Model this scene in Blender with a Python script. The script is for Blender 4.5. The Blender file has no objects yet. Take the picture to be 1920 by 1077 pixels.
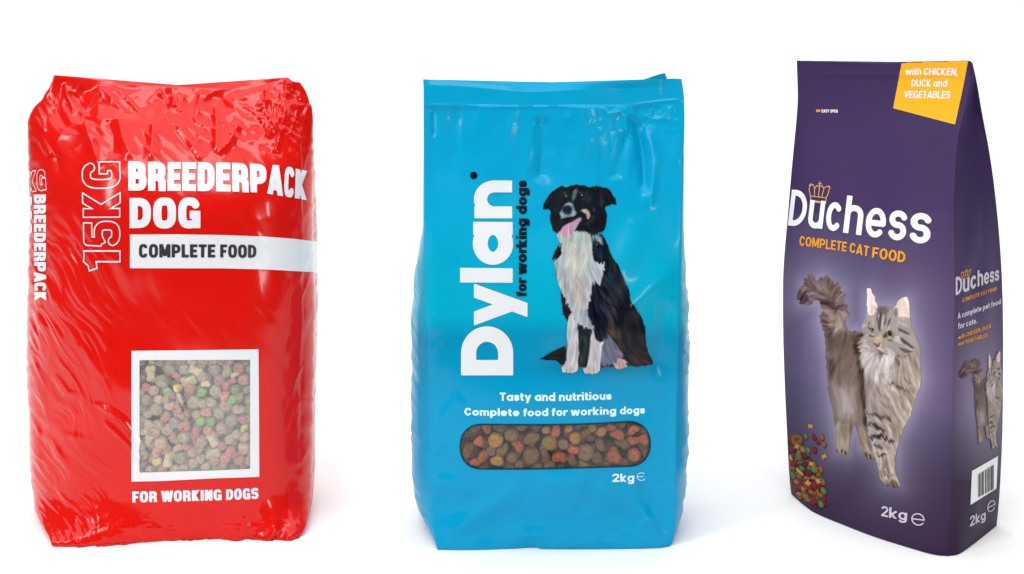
import bpy, math, random
import numpy as np
from mathutils import Vector
from mathutils.bvhtree import BVHTree

scene = bpy.context.scene
COL = scene.collection
R = math.radians

# ------------------------------------------------------------------ camera, world, lamps
FOC = 1890.0            # focal length in photograph pixels (photo 1920 x 1077)
CX, CY = 960.0, 120.0   # principal column, eye-level row
HC = 0.3692             # eye height, metres
cam = bpy.data.cameras.new("camera")
cam.sensor_width = 36.0
cam.lens = FOC / 1920.0 * 36.0
cam.shift_y = -(538.5 - CY) / 1920.0
cam.clip_start = 0.01
cam.clip_end = 50.0
camo = bpy.data.objects.new("camera", cam)
camo.location = (0, 0, HC)
camo.rotation_euler = (R(90), 0, 0)
COL.objects.link(camo)
scene.camera = camo

world = bpy.data.worlds.new("World")
scene.world = world
world.use_nodes = True
bg = world.node_tree.nodes["Background"]
bg.inputs[0].default_value = (0.95, 0.97, 1.0, 1)
bg.inputs[1].default_value = 0.12
scene.view_settings.view_transform = 'Standard'
scene.view_settings.look = 'None'
scene.view_settings.exposure = -0.12
scene.view_settings.gamma = 1.0
scene.cycles.max_bounces = 8
scene.cycles.transparent_max_bounces = 12


def area(name, loc, target, sx, sy, watts, color=(1, 1, 1)):
    l = bpy.data.lights.new(name, 'AREA')
    l.shape = 'RECTANGLE'
    l.size = sx
    l.size_y = sy
    l.energy = watts
    l.color = color
    o = bpy.data.objects.new(name, l)
    o.location = loc
    d = Vector(target) - Vector(loc)
    o.rotation_euler = d.to_track_quat('-Z', 'Y').to_euler()
    COL.objects.link(o)
    return o


area("overhead_softbox", (0.1, 0.75, 1.75), (0.1, 0.75, 0), 3.6, 1.7, 45)
area("backdrop_softbox", (0, 1.45, 1.3), (0, 2.6, 0.35), 2.6, 0.4, 11)
area("front_softbox", (-0.45, -0.25, 1.5), (0.0, 0.78, 0.1), 1.3, 0.42, 14)
area("right_strip", (0.55, -0.42, 0.32), (-0.28, 0.78, 0.12), 0.055, 0.46, 3.6)  # strip light added for the streak it reflects along the window fold
area("key_softbox", (-1.25, -0.1, 0.75), (0.0, 0.8, 0.2), 0.16, 0.7, 7)


# ------------------------------------------------------------------ maths helpers
def PW(px, py, d):
    """ point seen at photo pixel (px, py) at depth d """
    return np.stack([(px - CX) * d / FOC, d + 0 * px, HC - (py - CY) * d / FOC], -1)


def srgb(r, g, b):
    def f(c):
        c = c / 255.0
        return c / 12.92 if c <= 0.04045 else ((c + 0.055) / 1.055) ** 2.4
    return (f(r), f(g), f(b))


def lin(a):
    a = np.clip(np.asarray(a, float), 0, 255) / 255.0
    return np.where(a <= 0.04045, a / 12.92, ((a + 0.055) / 1.055) ** 2.4)


_tabs = {}


def vn(x, y, seed=0):
    if seed not in _tabs:
        _tabs[seed] = np.random.RandomState(seed + 11).rand(256, 256) * 2 - 1
    T = _tabs[seed]
    xi = np.floor(x).astype(int)
    yi = np.floor(y).astype(int)
    fx = x - xi
    fy = y - yi
    fx = fx * fx * fx * (fx * (fx * 6 - 15) + 10)
    fy = fy * fy * fy * (fy * (fy * 6 - 15) + 10)
    a = T[xi % 256, yi % 256]
    b = T[(xi + 1) % 256, yi % 256]
    c = T[xi % 256, (yi + 1) % 256]
    d = T[(xi + 1) % 256, (yi + 1) % 256]
    return (a * (1 - fx) + b * fx) * (1 - fy) + (c * (1 - fx) + d * fx) * fy


def fbm(x, y, seed=0, n=3):
    s = 0
    a = 1.0
    for i in range(n):
        s = s + a * vn(x * 2 ** i, y * 2 ** i, seed + i)
        a *= 0.5
    return s


def ridged(x, y, seed=0):
    return 1 - 2 * np.abs(vn(x, y, seed))


def smooth(e0, e1, x):
    t = np.clip((x - e0) / (e1 - e0), 0, 1)
    return t * t * (3 - 2 * t)


def polydist(px, py, pts, closed=False):
    """ distance to polyline and position 0..1 along it """
    pts = np.asarray(pts, float)
    if closed:
        pts = np.vstack([pts, pts[:1]])
    seg = np.hypot(*(pts[1:] - pts[:-1]).T)
    cum = np.concatenate([[0], np.cumsum(seg)])
    best = np.full(np.shape(px), 1e9)
    pos = np.zeros(np.shape(px))
    for i in range(len(pts) - 1):
        a = pts[i]
        d = pts[i + 1] - a
        L2 = max((d * d).sum(), 1e-9)
        t = np.clip(((px - a[0]) * d[0] + (py - a[1]) * d[1]) / L2, 0, 1)
        q = np.hypot(px - a[0] - t * d[0], py - a[1] - t * d[1])
        m = q < best
        best = np.where(m, q, best)
        pos = np.where(m, (cum[i] + t * seg[i]) / cum[-1], pos)
    return best, pos


def inpoly(px, py, pts):
    pts = np.asarray(pts, float)
    ins = np.zeros(np.shape(px), bool)
    n = len(pts)
    j = n - 1
    for i in range(n):
        xi, yi = pts[i]
        xj, yj = pts[j]
        if yi != yj:
            c = ((yi > py) != (yj > py)) & (px < (xj - xi) * (py - yi) / (yj - yi) + xi)
            ins ^= c
        j = i
    return ins


def sdpoly(px, py, pts):
    d, _ = polydist(px, py, pts, True)
    return np.where(inpoly(px, py, pts), -d, d)


def curve(pts, n):
    """ Catmull-Rom through pts, n samples, even in arclength """
    p = np.asarray(pts, float)
    q = np.vstack([2 * p[0] - p[1], p, 2 * p[-1] - p[-2]])
    out = []
    for i in range(1, len(q) - 2):
        t = np.linspace(0, 1, 24, endpoint=False)[:, None]
        a, b, c, d = q[i - 1], q[i], q[i + 1], q[i + 2]
        out.append(0.5 * ((2 * b) + (c - a) * t + (2 * a - 5 * b + 4 * c - d) * t ** 2 + (3 * b - a - 3 * c + d) * t ** 3))
    out.append(p[-1:])
    o = np.vstack(out)
    s = np.concatenate([[0], np.cumsum(np.hypot(*(o[1:] - o[:-1]).T))])
    u = np.linspace(0, s[-1], n)
    return np.stack([np.interp(u, s, o[:, k]) for k in range(o.shape[1])], -1)


def coons(Lp, Rp, Tp, Bp, nu, nt):
    """ patch of photo pixels inside four border polylines; rows run down, columns run right """
    L = curve(Lp, nt)[:, None]
    Rr = curve(Rp, nt)[:, None]
    T = curve(Tp, nu)[None]
    B = curve(Bp, nu)[None]
    u = np.linspace(0, 1, nu)[None, :, None]
    t = np.linspace(0, 1, nt)[:, None, None]
    S = (1 - u) * L + u * Rr + (1 - t) * T + t * B
    S = S - ((1 - u) * (1 - t) * T[:, :1] + u * (1 - t) * T[:, -1:] + (1 - u) * t * B[:, :1] + u * t * B[:, -1:])
    return S


def gsmooth(A, sig, axis, wrap):
    n = int(3 * sig) + 1
    k = np.exp(-0.5 * (np.arange(-n, n + 1) / sig) ** 2)
    k /= k.sum()
    pad = [(0, 0)] * A.ndim
    pad[axis] = (n, n)
    B = np.pad(A, pad, mode='wrap' if wrap else 'edge')
    out = np.zeros_like(A)
    for i, w in enumerate(k):
        sl = [slice(None)] * A.ndim
        sl[axis] = slice(i, i + A.shape[axis])
        out += w * B[tuple(sl)]
    return out


def gridnormals(G):
    du = np.roll(G, -1, 1) - np.roll(G, 1, 1)
    dv = np.gradient(G, axis=0)
    n = np.cross(dv, du)
    n /= np.maximum(np.linalg.norm(n, axis=-1, keepdims=True), 1e-12)
    return n


# ------------------------------------------------------------------ object helpers
def link(name, me, mat, parent=None):
    o = bpy.data.objects.new(name, me)
    COL.objects.link(o)
    if mat:
        me.materials.append(mat)
    if parent:
        o.parent = parent
    return o


def rawmesh(name, V, F, cols=None, smooth_=True):
    """ V (n,3) array; F list of index tuples or (m,4) array """
    me = bpy.data.meshes.new(name)
    V = np.asarray(V, np.float32)
    if isinstance(F, np.ndarray):
        m, k = F.shape
        me.vertices.add(len(V))
        me.vertices.foreach_set("co", V.ravel())
        me.loops.add(m * k)
        me.loops.foreach_set("vertex_index", F.ravel().astype(np.int32))
        me.polygons.add(m)
        me.polygons.foreach_set("loop_start", np.arange(0, m * k, k, dtype=np.int32))
        me.polygons.foreach_set("loop_total", np.full(m, k, np.int32))
        me.update(calc_edges=True)
        me.validate()
    else:
        me.from_pydata(V.tolist(), [], F)
    if smooth_:
        me.polygons.foreach_set("use_smooth", np.ones(len(me.polygons), bool))
    if cols is not None:
        at = me.color_attributes.new("print", 'FLOAT_COLOR', 'POINT')
        c = np.ones((len(V), 4), np.float32)
        c[:, :3] = cols
        at.data.foreach_set("color", c.ravel())
    me.update()
    return me


def thing(name, label, cat, loc, group=None):
    o = bpy.data.objects.new(name, None)
    o.empty_display_size = 0.05
    COL.objects.link(o)
    o.location = loc
    o["label"] = label
    o["category"] = cat
    if group:
        o["group"] = group
    return o


# ------------------------------------------------------------------ materials
def film_mat(name, color=None, rough=0.3, ior=1.45, coat=0.0, bump=0.15, scale=60, fine=0.0, tint=0.0, sheen_noise=0.0, spec=0.35):
    m = bpy.data.materials.new(name)
    m.use_nodes = True
    nt = m.node_tree
    N = nt.nodes
    b = N["Principled BSDF"]
    b.inputs["Roughness"].default_value = rough
    b.inputs["IOR"].default_value = ior
    b.inputs["Specular IOR Level"].default_value = spec
    b.inputs["Coat Weight"].default_value = coat
    b.inputs["Coat Roughness"].default_value = 0.13
    tc = N.new("ShaderNodeTexCoord")
    if color is None:
        at = N.new("ShaderNodeAttribute")
        at.attribute_name = "print"
        src = at.outputs["Color"]
    else:
        rgb = N.new("ShaderNodeRGB")
        rgb.outputs[0].default_value = (*color, 1)
        src = rgb.outputs[0]
    if tint > 0:      # faint unevenness of the printed ink
        no = N.new("ShaderNodeTexNoise")
        no.inputs["Scale"].default_value = 45
        no.inputs["Detail"].default_value = 5
        nt.links.new(tc.outputs["Object"], no.inputs["Vector"])
        mr = N.new("ShaderNodeMapRange")
        mr.inputs["To Min"].default_value = 1 - tint
        mr.inputs["To Max"].default_value = 1 + tint
        nt.links.new(no.outputs["Fac"], mr.inputs["Value"])
        vm = N.new("ShaderNodeVectorMath")
        vm.operation = 'SCALE'
        nt.links.new(src, vm.inputs[0])
        nt.links.new(mr.outputs[0], vm.inputs["Scale"])
        src = vm.outputs[0]
    nt.links.new(src, b.inputs["Base Color"])
    if sheen_noise > 0:
        no = N.new("ShaderNodeTexNoise")
        no.inputs["Scale"].default_value = 30
        no.inputs["Detail"].default_value = 3
        nt.links.new(tc.outputs["Object"], no.inputs["Vector"])
        mr = N.new("ShaderNodeMapRange")
        mr.inputs["From Min"].default_value = 0.3
        mr.inputs["From Max"].default_value = 0.7
        mr.inputs["To Min"].default_value = max(0.03, rough - sheen_noise)
        mr.inputs["To Max"].default_value = rough + sheen_noise
        nt.links.new(no.outputs["Fac"], mr.inputs["Value"])
        nt.links.new(mr.outputs[0], b.inputs["Roughness"])
    n1 = N.new("ShaderNodeTexNoise")
    n1.inputs["Scale"].default_value = scale
    n1.inputs["Detail"].default_value = 4
    n1.inputs["Roughness"].default_value = 0.55
    nt.links.new(tc.outputs["Object"], n1.inputs["Vector"])
    bp = N.new("ShaderNodeBump")
    bp.inputs["Strength"].default_value = bump
    bp.inputs["Distance"].default_value = 0.002
    nt.links.new(n1.outputs["Fac"], bp.inputs["Height"])
    last = bp
    if fine > 0:
        n2 = N.new("ShaderNodeTexNoise")
        n2.inputs["Scale"].default_value = scale * 6
        n2.inputs["Detail"].default_value = 2
        nt.links.new(tc.outputs["Object"], n2.inputs["Vector"])
        b2 = N.new("ShaderNodeBump")
        b2.inputs["Strength"].default_value = fine
        b2.inputs["Distance"].default_value = 0.0004
        nt.links.new(n2.outputs["Fac"], b2.inputs["Height"])
        nt.links.new(bp.outputs[0], b2.inputs["Normal"])
        last = b2
    nt.links.new(last.outputs[0], b.inputs["Normal"])
    return m


def clear_mat(name, rough=0.08, strength=1.0, haze=0.06):
    """ clear window film: sees through, reflects by Fresnel, faint milky haze """
    m = bpy.data.materials.new(name)
    m.use_nodes = True
    nt = m.node_tree
    N = nt.nodes
    N.remove(N["Principled BSDF"])
    out = N["Material Output"]
    tr = N.new("ShaderNodeBsdfTransparent")
    gl = N.new("ShaderNodeBsdfGlossy")
    gl.inputs["Roughness"].default_value = rough
    df = N.new("ShaderNodeBsdfDiffuse")
    df.inputs[0].default_value = (0.85, 0.85, 0.88, 1)
    lw = N.new("ShaderNodeLayerWeight")
    lw.inputs["Blend"].default_value = 0.5
    pw = N.new("ShaderNodeMath")
    pw.operation = 'POWER'
    pw.inputs[1].default_value = 5.0
    nt.links.new(lw.outputs["Facing"], pw.inputs[0])
    fr = N.new("ShaderNodeMath")
    fr.operation = 'MULTIPLY_ADD'
    fr.inputs[1].default_value = 0.9
    fr.inputs[2].default_value = 0.045
    nt.links.new(pw.outputs[0], fr.inputs[0])
    mul = N.new("ShaderNodeMath")
    mul.operation = 'MULTIPLY'
    mul.inputs[1].default_value = strength
    nt.links.new(fr.outputs[0], mul.inputs[0])
    m1 = N.new("ShaderNodeMixShader")
    m1.inputs[0].default_value = haze
    nt.links.new(tr.outputs[0], m1.inputs[1])
    nt.links.new(df.outputs[0], m1.inputs[2])
    m2 = N.new("ShaderNodeMixShader")
    nt.links.new(mul.outputs[0], m2.inputs[0])
    nt.links.new(m1.outputs[0], m2.inputs[1])
    nt.links.new(gl.outputs[0], m2.inputs[2])
    nt.links.new(m2.outputs[0], out.inputs[0])
    return m


# ------------------------------------------------------------------ the white sweep the bags stand on
def make_backdrop():
    prof = [(0.35, 0.0), (1.7, 0.0)]
    for i in range(1, 17):
        a = i / 16 * math.pi / 2
        prof.append((1.7 + 0.7 * math.sin(a), 0.7 - 0.7 * math.cos(a)))
    prof.append((2.4, 3.0))
    V, F = [], []
    for (y, z) in prof:
        V += [(-3.2, y, z), (3.2, y, z)]
    for i in range(len(prof) - 1):
        F.append((2 * i, 2 * i + 1, 2 * i + 3, 2 * i + 2))
    me = rawmesh("backdrop", V, F)
    m = bpy.data.materials.new("white_paper")
    m.use_nodes = True
    b = m.node_tree.nodes["Principled BSDF"]
    b.inputs["Base Color"].default_value = (0.95, 0.95, 0.95, 1)
    b.inputs["Roughness"].default_value = 0.9
    b.inputs["Specular IOR Level"].default_value = 0.1
    n = m.node_tree.nodes.new("ShaderNodeTexNoise")
    n.inputs["Scale"].default_value = 900
    bp = m.node_tree.nodes.new("ShaderNodeBump")
    bp.inputs["Strength"].default_value = 0.05
    m.node_tree.links.new(n.outputs["Fac"], bp.inputs["Height"])
    m.node_tree.links.new(bp.outputs[0], b.inputs["Normal"])
    o = link("backdrop", me, m)
    o["kind"] = "structure"
    return o


make_backdrop()


# ------------------------------------------------------------------ stroke font (cap height 1)
def sup(cx, cy, rx, ry, a0, a1, n=2.0, k=26):
    a = np.radians(np.linspace(a0, a1, k))
    c, s = np.cos(a), np.sin(a)
    return [(cx + rx * np.sign(x) * abs(x) ** (2 / n), cy + ry * np.sign(y) * abs(y) ** (2 / n)) for x, y in zip(c, s)]


def glyph(ch, t, W, n, xh):
    """ returns width, list of polylines, (lo, hi) clip """
    L, B, T = t, t, 1 - t
    lo, hi = 0.0, 1.0
    X = lambda w: w * W
    g = []

    def bowl(x0, yt, yb, xr):
        ry = (yt - yb) / 2
        rx = min(ry * 1.0, (xr - x0) * 0.8)
        return [(x0, yt)] + sup(xr - rx, (yt + yb) / 2, rx, ry, 90, -90, n) + [(x0, yb)]

    if ch == ' ':
        return X(0.42), [], (0, 1)
    if ch in 'BDPREFLTHIKMNAVWUOCGSY' or ch in '125X':
        w = X({'I': 0.0, 'E': 0.86, 'F': 0.82, 'L': 0.82, 'T': 0.9, 'M': 1.28, 'W': 1.45, '1': 0.62, 'A': 1.08, 'V': 1.0,
               'O': 1.05, 'C': 1.0, 'G': 1.05}.get(ch, 1.0))
        if ch == 'I':
            w = 2 * t
        Rr = w - t
        M = 0.5
        if ch == 'B':
            g = [[(L, 0), (L, 1)], bowl(L, T, M + 0.02, Rr - 0.03), bowl(L, M + 0.02, B, Rr)]
        elif ch == 'D':
            g = [[(L, 0), (L, 1)], bowl(L, T, B, Rr)]
        elif ch == 'P':
            g = [[(L, 0), (L, 1)], bowl(L, T, 0.42, Rr)]
        elif ch == 'R':
            g = [[(L, 0), (L, 1)], bowl(L, T, 0.46, Rr - 0.02), [(Rr - 0.12 * W - 0.02, 0.46), (Rr - 0.01, 0.32), (Rr, 0.1), (Rr, -0.2)]]
        elif ch == 'E':
            g = [[(L, 0), (L, 1)], [(L, T), (w, T)], [(L, M), (w - 0.04, M)], [(L, B), (w, B)]]
        elif ch == 'F':
            g = [[(L, 0), (L, 1)], [(L, T), (w, T)], [(L, M - 0.02), (w - 0.06, M - 0.02)]]
        elif ch == 'L':
            g = [[(L, 0), (L, 1)], [(L, B), (w, B)]]
        elif ch == 'T':
            g = [[(0, T), (w, T)], [(w / 2, 0), (w / 2, 1)]]
        elif ch == 'H':
            g = [[(L, 0), (L, 1)], [(Rr, 0), (Rr, 1)], [(L, M), (Rr, M)]]
        elif ch == 'I':
            g = [[(L, 0), (L, 1)]]
        elif ch == 'K':
            g = [[(L, 0), (L, 1)], [(L, 0.36), (Rr + 0.1 * W, 1.16)], [(L + 0.12 * W, 0.52), (Rr + 0.08 * W, -0.14)]]
        elif ch == 'M':
            g = [[(L, 0), (L, 1)], [(Rr, 0), (Rr, 1)], [(L, 1.1), (w / 2, 0.12)], [(Rr, 1.1), (w / 2, 0.12)]]
        elif ch == 'N':
            g = [[(L, 0), (L, 1)], [(Rr, 0), (Rr, 1)], [(L, 1.02), (Rr, -0.02)]]
        elif ch == 'A':
            g = [[(L * 0.95 - 0.06, -0.2), (w / 2 + 0.0, 1 + 0.02)], [(w - L * 0.95 + 0.06, -0.2), (w / 2, 1 + 0.02)],
                 [(w * 0.25, 0.26), (w * 0.75, 0.26)]]
        elif ch == 'V':
            g = [[(L * 0.9 - 0.06, 1.2), (w / 2, -0.02)], [(w - L * 0.9 + 0.06, 1.2), (w / 2, -0.02)]]
        elif ch == 'Y':
            g = [[(L * 0.8, 1.1), (w / 2, 0.42)], [(w - L * 0.8, 1.1), (w / 2, 0.42)], [(w / 2, 0.45), (w / 2, 0)]]
        elif ch == 'W':
            g = [[(L * 0.9 - 0.03, 1.1), (w * 0.28, -0.04)], [(w * 0.28, -0.04), (w / 2, 1.0)], [(w / 2, 1.0), (w * 0.72, -0.04)],
                 [(w * 0.72, -0.04), (w - L * 0.9 + 0.03, 1.1)]]
        elif ch == 'U':
            g = [[(L, 1.0), (L, 0.45)] + sup(w / 2, max(0.3, B + 0.2), w / 2 - t, max(0.3, B + 0.2) - B, 180, 360, n) + [(Rr, 0.45), (Rr, 1.0)]]
        elif ch == 'O':
            g = [sup(w / 2, 0.5, w / 2 - t, 0.5 - t + 0.012, 0, 360, n, 50)]
        elif ch == 'C':
            g = [sup(w / 2, 0.5, w / 2 - t, 0.5 - t + 0.012, 33, 327, n, 50)]
        elif ch == 'G':
            g = [sup(w / 2, 0.5, w / 2 - t, 0.5 - t + 0.012, 33, 300, n, 50), [(w * 0.52, 0.44), (w, 0.44)],
                 [(Rr, 0.5), (Rr, 0.0)]]
        elif ch == 'S':
            g = [sup(w / 2, (T + 0.52) / 2, w / 2 - t, (T - 0.52) / 2 + 0.006, 20, 270, n, 34)[:-1] +
                 sup(w / 2, (B + 0.52) / 2, w / 2 - t, (0.52 - B) / 2 + 0.006, 90, -160, n, 34)]
        elif ch == '1':
            g = [[(Rr, 0), (Rr, 1)], [(0, 0.73), (Rr * 0.55, 0.77), (Rr, 0.96)]]
        elif ch == '2':
            g = [sup(w / 2, T - 0.21, w / 2 - t, 0.21, 170, -30, n, 24) + [(t, B), (w, B)]]
        elif ch == '5':
            g = [[(w - 0.04, T), (L + 0.02, T), (L + 0.0, 0.50)], [(L, 0.53)] + sup(w / 2, 0.36, w / 2 - t, 0.36 - B, 110, -160, n, 30)]
            g[1] = [(L - t * 0.6, 0.50)] + sup(w / 2, 0.36, w / 2 - t, 0.36 - B, 120, -160, n, 30)
        return w, g, (lo - 0.012, hi + 0.012)
    # lower case
    w = X({'m': 1.35, 'w': 1.3, 'i': 0, 'l': 0, 't': 0.55, 'f': 0.55, 'r': 0.58, 's': 0.78, 'c': 0.82, 'k': 0.88, 'y': 0.95,
           'n': 0.86, 'h': 0.86, 'u': 0.86, 'o': 0.95, 'e': 0.95, 'a': 0.95, 'd': 0.95, 'b': 0.95, 'p': 0.95, 'g': 0.95}.get(ch, 0.9))
    if ch in 'il.,':
        w = 2 * t
    Rr = w - t
    yT = xh - t
    c = xh / 2
    oval = lambda a0, a1, k=44: sup(w / 2, c, w / 2 - t, c - t + 0.008, a0, a1, n, k)
    hi = xh + 0.008
    lo = -0.008
    if ch == 'a':
        g = [oval(0, 360), [(Rr, 0), (Rr, xh)]]
    elif ch == 'c':
        g = [oval(40, 320)]
    elif ch == 'd':
        g = [oval(0, 360), [(Rr, 0), (Rr, 1)]]
        hi = 1
    elif ch == 'b':
        g = [oval(0, 360), [(L, 0), (L, 1)]]
        hi = 1
    elif ch == 'e':
        g = [oval(0, 318), [(t, c - 0.01), (w - t * 0.4, c - 0.01)]]
        g = [oval(-8, 318), [(t, c - 0.01), (w - t * 0.5, c - 0.01)]]
    elif ch == 'g':
        g = [oval(0, 360), [(Rr, xh), (Rr, 0.0)] + sup(w / 2, -0.02, w / 2 - t, 0.26 - t, 0, -150, n, 20)]
        lo = -0.30
    elif ch in 'pq':
        g = [oval(0, 360), [(L if ch == 'p' else Rr, -0.28), (L if ch == 'p' else Rr, xh)]]
        lo = -0.28
    elif ch == 'o':
        g = [oval(0, 360)]
    elif ch in 'nh':
        ry = min(yT - 0.2, w / 2 - t) * 1.0
        g = [[(L, 0), (L, 1 if ch == 'h' else xh)], sup(w / 2, yT - ry + 0.008, w / 2 - t, ry, 165, 0, n) + [(Rr, 0)]]
        hi = 1 if ch == 'h' else xh + 0.008
    elif ch == 'm':
        q = (w - 2 * t) / 2
        ry = min(yT - 0.2, q / 2)
        g = [[(L, 0), (L, xh)], sup(L + q / 2, yT - ry, q / 2, ry, 165, 0, n) + [(L + q, 0)], sup(L + 1.5 * q, yT - ry, q / 2, ry, 170, 0, n) + [(Rr, 0)]]
    elif ch == 'u':
        ry = min(yT - 0.2, w / 2 - t)
        g = [[(L, xh), (L, B + ry)] + sup(w / 2, B + ry - 0.008, w / 2 - t, ry, 180, 360, n) + [(Rr, xh)], [(Rr, 0), (Rr, xh)]]
    elif ch == 'U':
        pass
    elif ch == 'r':
        g = [[(L, 0), (L, xh)], sup(w, yT - 0.2, w - t, 0.2, 170, 90, n)]
    elif ch == 's':
        m = c + 0.01
        g = [sup(w / 2, (yT + m) / 2, w / 2 - t, (yT - m) / 2 + 0.004, 15, 270, n, 30)[:-1] +
             sup(w / 2, (B + m) / 2, w / 2 - t, (m - B) / 2 + 0.004, 90, -165, n, 30)]
    elif ch == 't':
        g = [[(w * 0.42, 0.94), (w * 0.42, t + 0.1), (w * 0.52, t), (w, t)], [(0, xh - t * 0.9), (w, xh - t * 0.9)]]
        hi = 0.93
    elif ch == 'f':
        g = [[(w * 0.42, 0), (w * 0.42, 0.82), (w * 0.55, T), (w, T)], [(0, xh - t * 0.9), (w, xh - t * 0.9)]]
        hi = 1
    elif ch == 'k':
        g = [[(L, 0), (L, 1)], [(L, c - 0.1), (Rr + 0.04, xh + 0.12)], [(L + 0.1, c + 0.0), (Rr + 0.06, -0.1)]]
        g[1] = [(L, c - 0.1), (Rr + 0.03, xh)]
        hi = 1
    elif ch == 'i':
        g = [[(L, 0), (L, xh)], [(L, 0.84), (L, 1.0)]]
        hi = 1
    elif ch == 'l':
        g = [[(L, 0), (L, 1)]]
        hi = 1
    elif ch == 'w':
        g = [[(L * 0.9 - 0.03, xh + 0.1), (w * 0.29, -0.02)], [(w * 0.29, -0.02), (w / 2, xh)], [(w / 2, xh), (w * 0.71, -0.02)],
             [(w * 0.71, -0.02), (w - L * 0.9 + 0.03, xh + 0.1)]]
    elif ch == 'y':
        g = [[(L * 1.0 - 0.05, xh + 0.14), (w * 0.5, 0.02)], [(w - L * 1.0 + 0.06, xh + 0.17), (w * 0.30, -0.42)]]
        lo = -0.28
    elif ch == '.':
        g = [[(L, 0), (L, 2 * t)]]
    elif ch == ',':
        g = [[(L, 2 * t), (L * 0.5, -0.14)]]
        lo = -0.15
    elif ch == '>':
        w = 0.5 * W
        g = [[(0, 0.8), (w, 0.45), (0, 0.1)]]
        hi = 1
    else:
        g = [[(0, 0), (w, 0)]]
    return w, g, (lo, hi)


def strokefield(X, Y, poly, t):
    """ signed distance to a butt-ended stroke """
    f = np.full(X.shape, 1e3)
    P = np.asarray(poly, float)
    for i in range(len(P) - 1):
        a, b = P[i], P[i + 1]
        d = b - a
        L = math.hypot(*d)
        if L < 1e-6:
            continue
        d = d / L
        al = (X - a[0]) * d[0] + (Y - a[1]) * d[1]
        pe = (X - a[0]) * d[1] - (Y - a[1]) * d[0]
        dx = np.abs(al - L / 2) - L / 2
        dy = np.abs(pe) - t
        f = np.minimum(f, np.where((dx > 0) & (dy > 0), np.hypot(dx, dy), np.maximum(dx, dy)))
        if 0 < i:
            f = np.minimum(f, np.hypot(X - a[0], Y - a[1]) - t)
    if np.allclose(P[0], P[-1]):
        f = np.minimum(f, np.hypot(X - P[0][0], Y - P[0][1]) - t)
    return f


def marching(F, x0, y0, hx, hy):
    """ polygons of the region F<0 on a grid; returns verts (x,y), faces """
    ny, nx = F.shape
    ins = F < 0
    V = []
    idx = {}

    def corner(i, j):
        k = (i, j)
        if k not in idx:
            idx[k] = len(V)
            V.append((x0 + j * hx, y0 + i * hy))
        return idx[k]

    def edge(i, j, i2, j2):
        k = (i, j, i2, j2) if (i, j) < (i2, j2) else (i2, j2, i, j)
        if k not in idx:
            a, b = F[k[0], k[1]], F[k[2], k[3]]
            s = min(max(a / (a - b), 0.02), 0.98)
            idx[k] = len(V)
            V.append((x0 + (k[1] + (k[3] - k[1]) * s) * hx, y0 + (k[0] + (k[2] - k[0]) * s) * hy))
        return idx[k]
    anyin = ins[:-1, :-1] | ins[1:, :-1] | ins[:-1, 1:] | ins[1:, 1:]
    faces = []
    for i, j in zip(*np.nonzero(anyin)):
        cs = ((i, j), (i, j + 1), (i + 1, j + 1), (i + 1, j))
        f = []
        for q in range(4):
            a = cs[q]
            b = cs[(q + 1) % 4]
            ia, ib = ins[a], ins[b]
            if ia:
                f.append(corner(*a))
            if ia != ib:
                f.append(edge(*a, *b))
        if len(f) >= 3:
            faces.append(tuple(f))
    return np.array(V, float).reshape(-1, 2), faces


def textgeom(s, t=0.1, W=0.6, n=2.4, xh=0.72, gap=0.08, cell=0.04, outline=0.0, halfpx=None):
    """ flat geometry of a string: verts (x, y) in cap-height units, faces, start of each letter, total width """
    V, Fc, starts = [], [], []
    x = 0.0
    off = 0
    for ch in s:
        starts.append(x)
        w, g, (lo, hi) = glyph(ch, t, W, n, xh)
        if g:
            m = 3 * cell
            xs = np.arange(-m, w + m + cell, cell)
            ys = np.arange(lo - m, hi + m + cell, cell)
            XX, YY = np.meshgrid(xs, ys)
            f = np.full(XX.shape, 1e3)
            for p in g:
                f = np.minimum(f, strokefield(XX, YY, p, t))
            f = np.maximum(f, np.maximum(YY - hi, lo - YY))
            if outline > 0:
                f = np.abs(f + outline) - outline
            v, fa = marching(f, xs[0], ys[0], cell, cell)
            if len(v):
                v[:, 0] += x
                V.append(v)
                Fc += [tuple(k + off for k in q) for q in fa]
                off += len(v)
        x += w + (gap if ch != ' ' else 0)
    starts.append(x)
    return np.vstack(V), Fc, starts, x - gap


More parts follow.
